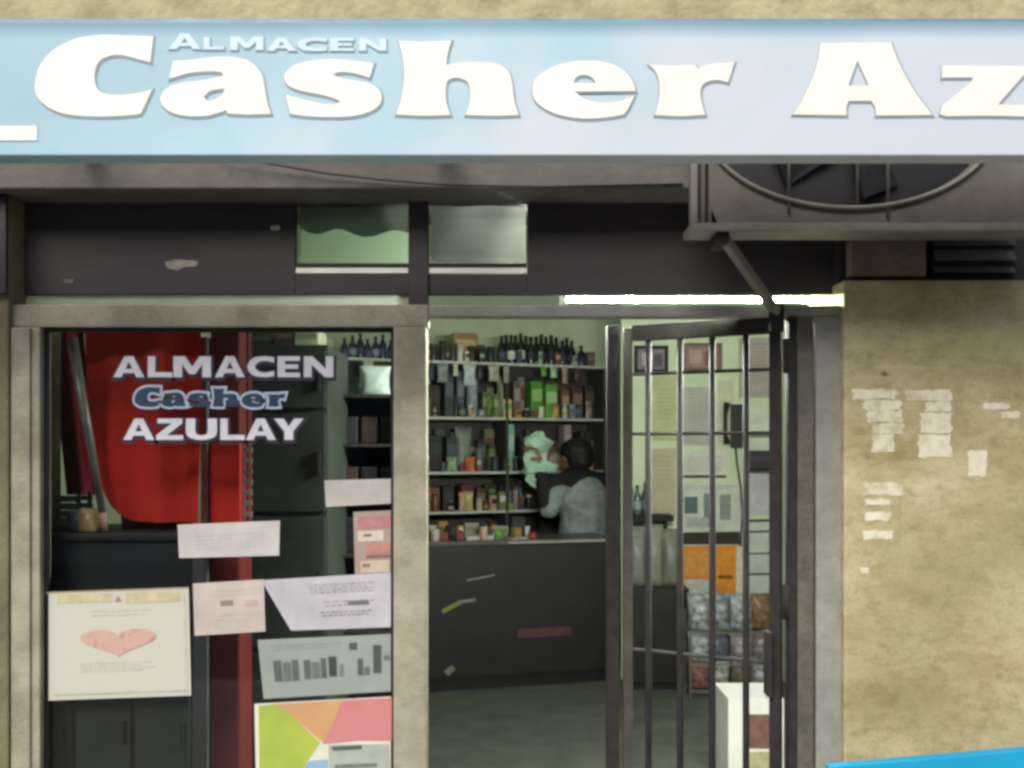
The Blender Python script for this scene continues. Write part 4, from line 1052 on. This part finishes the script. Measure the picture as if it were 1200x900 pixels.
# ------------------------------------------------------------------ shopkeeper behind the counter
def skin_mesh(name, vs, es, sub=2):
    # a limb or trunk: closely spaced tapering sections from joint to joint, fused into one surface by fuse()
    b0 = bmesh.new(); bmesh.ops.create_uvsphere(b0, u_segments=12, v_segments=8, radius=1); b0.verts.index_update()
    bv = [v.co.copy() for v in b0.verts]; bf = [tuple(v.index for v in f.verts) for f in b0.faces]; b0.free()
    V_ = []; F_ = []
    for i, j in es:
        a, b = vs[i], vs[j]; pa, pb = Vector(a[:3]), Vector(b[:3])
        ra = (a[3], a[4] if len(a) > 4 else a[3]); rb = (b[3], b[4] if len(b) > 4 else b[3])
        n_ = max(2, int((pb - pa).length / (min(ra + rb) * .45)) + 1)
        for k in range(n_ + 1):
            t_ = k / n_; c = pa.lerp(pb, t_); rx = ra[1] + (rb[1] - ra[1]) * t_; ry = ra[0] + (rb[0] - ra[0]) * t_
            o_ = len(V_); rz = min(rx, ry)
            V_ += [(v.x * rx + c.x, v.y * ry + c.y, v.z * rz + c.z) for v in bv]; F_ += [tuple(o_ + q for q in f) for f in bf]
    me = bpy.data.meshes.new(name); me.from_pydata(V_, [], F_); me.update(); return me
def ellipsoid(c, r, seg=20, rings=14):
    bm = bmesh.new(); bmesh.ops.create_uvsphere(bm, u_segments=seg, v_segments=rings, radius=1)
    for v in bm.verts: v.co = Vector((v.co.x * r[0] + c[0], v.co.y * r[1] + c[1], v.co.z * r[2] + c[2]))
    me = bpy.data.meshes.new('e'); bm.to_mesh(me); bm.free(); return me
def fuse(name, meshes, vox):
    bm = bmesh.new()
    for m in meshes: bm.from_mesh(m)
    me = bpy.data.meshes.new(name); bm.to_mesh(me); bm.free()
    o = bpy.data.objects.new(name, me); COL.objects.link(o)
    md = o.modifiers.new('r', 'REMESH'); md.mode = 'VOXEL'; md.voxel_size = vox; md.use_smooth_shade = True
    sm = o.modifiers.new('s', 'SMOOTH'); sm.factor = .5; sm.iterations = 3
    dg = bpy.context.evaluated_depsgraph_get(); m2 = bpy.data.meshes.new_from_object(o.evaluated_get(dg))
    bpy.data.objects.remove(o)
    for p in m2.polygons: p.use_smooth = True
    return m2
# local frame: faces -X (to the left in the photo), the counter is on the -Y side
PX = .515; PY = 4.76
HM = Vector((-.03, -.02, 1.575))
PM = Matrix.Translation((PX, PY, .004)) @ Matrix.Rotation(R(-55), 4, 'Z') @ Matrix.Diagonal((1.28, 1.28, .99, 1))
WR = PM.inverted() @ W(630, 545, 4.6)      # wrist that holds the bag
body_v = [(.02, 0, .92, .15, .12), (.03, 0, 1.10, .14, .11), (.02, 0, 1.25, .16, .12), (.0, 0, 1.37, .13, .09), (-.02, -.01, 1.45, .052), (-.015, -.015, 1.52, .05),
          # near arm, raised to hold the bag
          (.01, -.17, 1.36, .062), (.05, -.27, 1.17, .046), (WR.x * .85, WR.y * .9, WR.z - .09, .034), (WR.x, WR.y, WR.z, .027),
          # far arm, hand resting by the hip
          (-.01, .17, 1.36, .062), (.05, .24, 1.12, .046), (-.08, .23, .97, .034), (-.13, .22, .95, .027),
          # legs
          (.02, -.09, .86, .095), (.0, -.10, .48, .062), (.03, -.10, .10, .042), (-.09, -.11, .04, .034),
          (.02, .09, .86, .095), (.01, .10, .48, .062), (.04, .10, .10, .042), (-.08, .11, .04, .034)]
body_e = [(0, 1), (1, 2), (2, 3), (3, 4), (4, 5), (3, 6), (6, 7), (7, 8), (8, 9), (3, 10), (10, 11), (11, 12), (12, 13), (0, 14), (14, 15), (15, 16), (16, 17), (0, 18), (18, 19), (19, 20), (20, 21)]
parts_ = [skin_mesh('b', body_v, body_e)]
parts_.append(ellipsoid(HM, (.098, .076, .118)))
parts_.append(ellipsoid(HM + Vector((-.045, 0, -.065)), (.058, .055, .06)))
parts_.append(ellipsoid(HM + Vector((-.105, 0, -.022)), (.022, .014, .026)))           # nose
for sy in (-1, 1): parts_.append(ellipsoid(HM + Vector((.008, sy * .077, -.015)), (.022, .010, .032)))
def hand(base, fwd, up, grip):
    side = fwd.cross(up).normalized(); out = []
    out.append(ellipsoid(base + fwd * .045, (.042, .042, .022)))
    for k, ln in enumerate((.070, .080, .074, .058)):
        r0 = base + fwd * .075 + side * (.030 - .020 * k)
        p1_ = r0 + fwd * ln * .45 - up * grip * .012; p2_ = p1_ + fwd * ln * .3 - up * (.012 + grip * .02); p3_ = p2_ + fwd * ln * .12 - up * (.014 + grip * .02)
        out.append(skin_mesh('f', [(*(r0 - fwd * .02), .0095), (*p1_, .009), (*p2_, .0085), (*p3_, .0075)], [(0, 1), (1, 2), (2, 3)], 1))
    r0 = base + fwd * .03 + side * .032
    out.append(skin_mesh('f', [(*r0, .011), (*(r0 + side * .022 + fwd * .022), .010), (*(r0 + side * .022 + fwd * .05 - up * .008), .0088)], [(0, 1), (1, 2)], 1))
    return out
parts_ += hand(Vector((-.13, .22, .95)), Vector((-1, -.1, -.25)).normalized(), Vector((0, 0, 1)), .4)
parts_ += hand(WR.copy(), Vector((-.25, -.1, .95)).normalized(), Vector((-.6, .8, 0)).normalized(), 1.0)
PS = empty('person', (PX, PY, .004)); PS.rotation_euler = (0, 0, R(-55)); PS.scale = (1.28, 1.28, .99)
tag(PS, 'dark-haired person in grey shirt with black shoulders standing behind the counter', 'person')
M_skin = mat('skin', 'A87F66', '8E6850', 9, .55)
link('body', fuse('body', parts_, .007), M_skin, PS)
def off(vs, ids, k): return [(*vs[i][:3], *(r + k for r in (vs[i][3:] if len(vs[i]) > 4 else (vs[i][3], vs[i][3])))) for i in ids]
sid = [0, 1, 2, 3, 6, 7, 10, 11]
sm_ = skin_mesh('shirt', off(body_v, sid, .012), [(0, 1), (1, 2), (2, 3), (3, 4), (4, 5), (3, 6), (6, 7)])
link('shirt', fuse('shirt', [sm_], .012), mat('shirt_grey', '9AA1A4', '767E82', 16, .9, .9, 14), PS)
fm = [skin_mesh('sl', off(body_v, ids, .010), [(0, 1), (1, 2)]) for ids in ([7, 8, 9], [11, 12, 13])]
for m_ in fm: link('sleeve', fuse('sleeve', [m_], .008), mat('sleeve_dark', '2A272C', '201E22', 14, .85), PS)
vm = skin_mesh('shawl', [(.0, 0, 1.375, .135, .10), (-.005, .17, 1.365, .082), (.01, .21, 1.29, .07), (.005, -.17, 1.365, .082), (.012, -.21, 1.29, .07), (-.015, -.01, 1.44, .075)], [(0, 1), (1, 2), (0, 3), (3, 4), (0, 5)])
link('shawl', fuse('shawl', [vm], .012), mat('shawl_black', '232127', '1A181D', 10, .85, .3, 60), PS)
tm = skin_mesh('trousers', off(body_v, [0, 14, 15, 16, 18, 19, 20], .014), [(0, 1), (1, 2), (2, 3), (0, 4), (4, 5), (5, 6)])
link('trousers', fuse('trousers', [tm], .014), mat('trousers', '2A2B33', '222229', 10, .9), PS)
for sy in (-1, 1):
    link('shoe', fuse('shoe', [ellipsoid((-.05, sy * .105, .035), (.13, .045, .04))], .01), M_black, PS)
    link('eye', ellipsoid(HM + Vector((-.088, sy * .031, .005)), (.010, .011, .008), 10, 8), M_black, PS)
hr = [ellipsoid(HM + Vector((.022, 0, .03)), (.104, .092, .108)), ellipsoid(HM + Vector((.055, 0, -.03)), (.075, .082, .09))]
hm = fuse('hair', hr, .010)
for v in hm.vertices:
    v.co += Vector((math.sin(v.co.z * 160 + v.co.y * 40), math.sin(v.co.x * 130), math.sin(v.co.y * 150 + 1))) * .0025
link('hair', hm, mat('hair_dark', '1C191B', '131112', 30, .6, .4, 150), PS)
link('mouth', ellipsoid(HM + Vector((-.097, 0, -.075)), (.008, .022, .005), 10, 6), mat('lips', '8A5A50', '774A42', 10, .5), PS)

# pale mint bag held up beside the shopkeeper's head
pc = W(630, 535, 4.62)
pb = empty('plastic_bag', W(632, 572, 4.62)); tag(pb, 'crumpled pale mint plastic bag held up beside the shopkeeper', 'bag')
def crumple(prof, seed, m, nm):
    rnd = random.Random(seed); n_ = 18; vs = []; fs = []
    ph = [rnd.uniform(0, 6) for _ in range(6)]
    for j, (pxc, py, hw) in enumerate(prof):
        c__ = W(pxc, py, 4.62)
        for k in range(n_):
            g_ = 2 * math.pi * k / n_
            rr = hw / 159 * (1 + .16 * math.sin(3 * g_ + ph[j % 6]) + .12 * math.sin(5 * g_ + ph[(j + 2) % 6]))
            vs.append((c__.x + rr * math.cos(g_), c__.y + rr * .6 * math.sin(g_), c__.z + .006 * math.sin(4 * g_ + j)))
    for j in range(len(prof) - 1):
        for k in range(n_): fs.append((j * n_ + k, j * n_ + (k + 1) % n_, (j + 1) * n_ + (k + 1) % n_, (j + 1) * n_ + k))
    fs += [tuple(range(n_)), tuple(reversed(range((len(prof) - 1) * n_, len(prof) * n_)))]
    return rel(MB().add(vs, fs).build(nm, m, pb), pb)
M_bag = mat('mint_plastic', 'BFE0CC', 'A3CDB6', 20, .4, .4, 60)
crumple([(632, 506, 4), (626, 513, 11), (630, 519, 17), (629, 524, 14), (622, 531, 7), (624, 537, 12), (632, 546, 19), (630, 553, 17), (622, 557, 6)], 4, M_bag, 'bag_body')
crumple([(622, 557, 4), (624, 563, 9), (627, 568, 6), (630, 572, 2)], 6, M_bag, 'bag_tail')

# ------------------------------------------------------------------ wall beyond the gate: pictures, notices, goods
yp = YP - .012
def frame_pic(label, x0, y0, x1, y1, fr, inner, marks):
    r = empty('framed_picture', W((x0 + x1) / 2, y1, yp)); tag(r, label, 'picture', 'framed pictures beyond the gate')
    b = 4
    for a in ((x0, y0, x1, y0 + b), (x0, y1 - b, x1, y1), (x0, y0 + b, x0 + b, y1 - b), (x1 - b, y0 + b, x1, y1 - b)):
        rel(MB().box(WX(a[0], yp) + .0003, WX(a[2], yp) - .0003, yp - .012, YP - .0005, WZ(a[3], yp) + .0003, WZ(a[1], yp) - .0003).build('frame_bar', fr, r), r)
    rel(MB().box(WX(x0 + b, yp), WX(x1 - b, yp), yp - .003, YP - .001, WZ(y1 - b, yp), WZ(y0 + b, yp)).build('picture', inner, r), r)
    for k in marks:
        rel(MB().box(WX(k[0], yp), WX(k[2], yp), yp - .005, yp - .0032, WZ(k[3], yp), WZ(k[1], yp)).build('printed_patch', ink(k[4]), r), r)
frame_pic('dark-framed picture high on the wall beyond the gate, leftmost', 743, 405, 783, 437, M_gate, mat('pic_a', '8A7A86', '6E6470', 30, .6), [(752, 413, 764, 428, 'B0A8AE'), (766, 415, 776, 430, '5E5460')])
frame_pic('reddish picture high on the wall beyond the gate, second from left', 800, 402, 846, 435, mat('frame_brown', '7A625A', '5E4C46', 14, .6), mat('pic_b', '9A7A76', '86605E', 30, .6), [(808, 410, 822, 426, 'B89A94'), (826, 411, 838, 428, '7A5654')])
GN = 'papers on the wall beyond the gate'
def wn(label, x0, y0, x1, y1, col, marks=(), cat='notice', name='wall_notice', dy=0):
    return sheet(name, label, cat, [(x0, y0), (x1, y0 - 1), (x1, y1), (x0, y1)], yp + .008 - dy, col, marks, group=GN)
wn('grey-pink sheet high beside the gate hinge beyond the bars', 866, 396, 906, 466, 'B2A8A4', lines(.15, .1, .85, .8, 6, '9A908C'))
wn('yellowish green sheet below the first framed picture', 763, 441, 797, 517, 'C3C79C', lines(.2, .2, .8, .7, 4, 'AEB288'))
wn('tall pale grey sheet below the reddish picture', 800, 454, 838, 522, 'BEBCB6', lines(.15, .12, .85, .85, 7, 'A9A7A2'))
wn('long cream sheet beside the tall grey one', 842, 446, 860, 520, 'D2D0BA')
wn('long beige sheet low on the wall left of the white poster', 762, 526, 792, 606, 'C2B7A2', lines(.2, .1, .8, .5, 3, 'AEA38E'))
wn('white sheet with a dark lower line at the middle of the wall beyond the gate', 799, 529, 851, 560, 'DDDBD2', lines(.1, .2, .9, .8, 3, 'B2B0A8') + [(0, .9, 1, 1, '3A3836')])
wn('large white poster with grey figures beyond the gate', 796, 566, 868, 624, 'D6DAD0', [(.08, .28, .30, .62, '5E7274'), (.40, .22, .56, .72, '7E8A86'), (.66, .24, .84, .75, '8E9894'), (.12, .7, .5, .9, 'AEB6B0')] + lines(.1, .06, .9, .16, 1, '9AA29C'))
wn('dark brown strip between the white poster and the orange sign', 792, 624, 867, 638, '3A302C', name='shelf_strip', cat='strip', dy=.004)
wn('bright orange sign with a pale corner beyond the gate', 796, 640, 870, 697, 'E8913A', [(.10, .10, .5, .62, 'E9A050'), (.58, .1, .95, .85, 'EE9A34'), (.62, .6, .85, .68, '8A5A24'), (.08, .68, .5, .97, 'C9CFC2'), (.9, .02, 1, .98, 'E6E0D2')], 'sign', 'orange_sign')
wn('white sheet high in the column next to the gate hinge', 876, 478, 905, 527, 'DCE2D4', [(0, .62, 1, .72, '7C8C7A')])
wn('lilac white sheet in the column next to the gate hinge', 879, 551, 906, 604, 'D0CCD8', lines(.2, .2, .8, .8, 4, 'BDB9C6'))
wn('small white card with dark edges in the column next to the gate hinge', 877, 609, 906, 640, 'D5D8D0', [(0, 0, 1, .1, '3E4040'), (0, .42, 1, .5, '4A4C4C')])
wn('white list low in the column next to the gate hinge', 877, 642, 906, 701, 'D2DAD4', [(0, .1, 1, .14, '6A7470'), (0, .5, 1, .55, '5A6460')])
wn('narrow white sheet below the orange sign', 812, 698, 858, 738, 'D8D6D4', lines(.1, .15, .9, .5, 2, 'C2C0BE'))
# dark narrow cupboard and grey sack shelf
WS = empty('wall_shelf', W(762, 612, YP - .12)); tag(WS, 'short dark wall shelf left of the white poster beyond the gate', 'shelf')
rel(MB().box(px0 + .01, WX(790, YP - .2), YP - .2, YP - .001, WZ(611, YP - .2), WZ(604, YP - .2)).build('board', M_gate, WS, .002), WS)
for px in (740, 780): rel(MB().box(WX(px, YP - .15), WX(px, YP - .15) + .012, YP - .15, YP - .001, WZ(620, YP - .15), WZ(611, YP - .2) - .0005).build('bracket', M_gate, WS), WS)
zsh = WZ(604, YP - .2)
for k, (px, h, c, lb) in enumerate(((738, .28, '4E6A5E', 'tall green bottle'), (747, .20, '5C7A76', 'blue-green bottle'), (756, .22, '3E4E4C', 'dark green bottle'))):
    bottle((WX(px, YP - .11), YP - .11, zsh), h, .026, c, ['C9CCC4', 'A8B0AA', '6E7672'][k], '2E3230', lb + ' on the short wall shelf beyond the gate', 'bottles on the short wall shelf')
DC = empty('dark_chest', W(770, 800, YP - .3)); tag(DC, 'dark low chest against the wall beyond the gate', 'chest')
dx0, dx1 = px0 + .02, WX(806, YP - .3)
rel(MB().box(dx0, dx1, YP - .3, YP - .003, .05, WZ(694, YP - .3)).build('body', M_counter, DC, .006), DC)
rel(MB().box(dx0 + .02, dx1 - .02, YP - .28, YP - .02, .004, .05).build('plinth', M_black, DC), DC)
rel(MB().box(dx0 - .01, dx1 + .01, YP - .31, YP - .002, WZ(694, YP - .3) + .0005, WZ(690, YP - .3)).build('lid', M_counter, DC, .003), DC)
zd = WZ(690, YP - .3)
for k, (px, c, h) in enumerate(((746, '8E8E86', .40), (766, '979488', .42), (785, '85867E', .39))):
    pouch((WX(px, YP - .17), YP - .17, zd), .135, .14, h, c, ['left grey sack on the dark chest beyond the gate', 'middle grey sack on the dark chest beyond the gate', 'right grey sack on the dark chest beyond the gate'][k], 'grey sacks on the dark chest', 0, 'sack', 'sack', seed=20 + k)
# dark ornament and box near the hinge
OR = empty('wall_phone', W(862, 560, YP)); tag(OR, 'dark wall telephone with hanging handset beyond the gate', 'telephone')
rel(MB().box(WX(856, yp), WX(870, yp), YP - .05, YP - .001, WZ(525, yp), WZ(474, yp)).build('body', M_black, OR, .006), OR)
rel(MB().tube([W(852, 472, YP - .07), W(850, 485, YP - .075), W(850, 508, YP - .075), W(852, 520, YP - .07)], [.024, .014, .014, .024], 10).build('handset', M_black, OR, smooth=True), OR)
rel(MB().tube([W(862, 525, YP - .03), W(864, 545, YP - .03), W(868, 570, YP - .03), W(870, 600, YP - .03), W(868, 640, YP - .02)], .006, 6).build('cord', M_black, OR, smooth=True), OR)
packet(W(889, 550, YP - .06), .15, .1, .13, '2E2838', '40384C', 'dark purple box fixed above the lilac sheet beyond the gate', None, 0, 'wall_box', 'box')
sh2 = tag(MB().box(WX(872, YP - .06), WX(910, YP - .06), YP - .12, YP - .001, WZ(550, YP - .06) - .012, WZ(550, YP - .06)).build('wall_shelf', M_gate, None, .002), 'tiny shelf carrying the dark purple box beyond the gate', 'shelf')
# rack of snack bags
yk = YP - .42
RK = empty('snack_rack', W(856, 815, yk)); tag(RK, 'low wire rack of snack bags beyond the gate', 'rack')
kx0, kx1 = WX(806, yk), WX(905, yk)
kzs = [WZ(y_, yk) for y_ in (738, 775, 806)]
for x in (kx0, kx1):
    for y_ in (yk - .1, yk + .1): rel(MB().tube([(x, y_, .004), (x, y_, kzs[0] + .12)], .006, 6).build('upright', M_pole, RK), RK)
for z in kzs:
    for y_ in (yk - .1, -.0 + yk - .05, yk, yk + .05, yk + .1): rel(MB().tube([(kx0, y_, z - .006), (kx1, y_, z - .006)], .004, 6).build('wire', M_pole, RK), RK)
sc_ = [('C8CACC', 'white'), ('A9AEB4', 'pale grey'), ('C2C6CA', 'silvery'), ('9A7A5A', 'brown'), ('BFC6CE', 'bluish white'), ('6A6E86', 'slate blue'), ('B8A8A4', 'pinkish grey'), ('8E8E96', 'mid grey'), ('A86A6A', 'dull red'), ('D0CEC8', 'cream'), ('7E6A58', 'tan'), ('C4C8D0', 'lilac white')]
for r_, z in enumerate(kzs):
    for k in range(4):
        c, nm = sc_[(r_ * 4 + k) % 12]
        pouch((kx0 + .07 + k * (kx1 - kx0 - .14) / 3, yk - .02 + .03 * (k % 2), z), .16, .11, .205 if r_ else .24, c, nm + ' snack bag on the %s level of the wire rack beyond the gate' % ['top', 'middle', 'bottom'][r_], 'snack bags on the wire rack', random.uniform(-.3, .3), col2=['2E3036', '3A3C44', '45485A', '4A3626'][k], seed=40 + r_ * 4 + k, rx=random.uniform(-.08, .1))
# white carton on the floor near the gate
yk2 = 1.75
BX = empty('white_carton', (WX(886, yk2), yk2 + .15, .004)); tag(BX, 'open white carton with brown print on the floor beside the gate', 'carton')
bw = WX(925, yk2) - WX(860, yk2); bz = WZ(820, yk2)
M_cart = mat('white_card', 'DEDDDA', 'CFCECA', 6, .7)
for a in ((-bw / 2, bw / 2, -.15, -.145), (-bw / 2, bw / 2, .145, .15), (-bw / 2, -bw / 2 + .005, -.1445, .1445), (bw / 2 - .005, bw / 2, -.1445, .1445)):
    MB().box(a[0], a[1], a[2], a[3], .0, bz).build('side', M_cart, BX)
MB().box(-bw / 2 + .006, bw / 2 - .006, -.1445, .1445, .0, .006).build('base', M_cart, BX)
MB().box(-bw * .22, bw * .42, -.1525, -.1502, bz * .55, bz * .86).build('printed_panel', mat('carton_print', '7A5A50', '5E463E', 25, .7), BX)
MB().box(-bw * .15, bw * .42, -.1525, -.1502, bz * .30, bz * .52).build('printed_panel', mat('carton_print_cream', 'B5AC88', '9E9676', 25, .7), BX)

# ------------------------------------------------------------------ bits on the dark boards
def scrap(label, poly, y, col):
    lp = [(WX(a, y), WZ(b, y)) for a, b in poly]
    o = flat_shape('paper_scrap', [lp], y, .0015, mat('scrap_' + col, col, None, 40, .8)); return tag(o, label, 'scrap', 'paper scraps on the dark boards')
ys = yb0 - .0018
scrap('torn pale scrap on the dark board left of the transom windows', [(193, 307), (208, 304), (232, 306), (230, 312), (215, 313), (208, 317), (196, 314)], ys, '9A968C')
scrap('tiny white scrap on the dark board touching the transom window', [(317, 265), (327, 264), (328, 269), (318, 270)], ys, 'C9C7C0')
scrap('tiny grey scrap low on the dark board at the far left', [(74, 327), (86, 327), (85, 332), (76, 332)], ys, '6E6A68')
# bright blue print border at the lower right, built as a standing board
yq = -.27
q0, q1 = W(972, 899, yq), W(1260, 874, yq)
BB = empty('print_border_board', ((q0.x + q1.x) / 2, yq, 0)); tag(BB, 'bright blue print border, built as a board in front of the beige wall at the lower right', 'board')
M_blue = mat('bright_blue', '1FA6CE', '1A98C2', 3, .5)
rel(MB().hexa([(q0.x, yq, .0), (q1.x, yq, .0), (q1.x, yq, q1.z), (q0.x, yq, q0.z)], [(q0.x, yq + .03, .0), (q1.x, yq + .03, .0), (q1.x, yq + .03, q1.z), (q0.x, yq + .03, q0.z)]).build('panel', M_blue, BB, .003), BB)
for x in (q0.x + .1, q1.x - .15):
    rel(MB().box(x, x + .05, yq - .09, yq + .14, .0, .03).build('foot', M_blue, BB), BB)
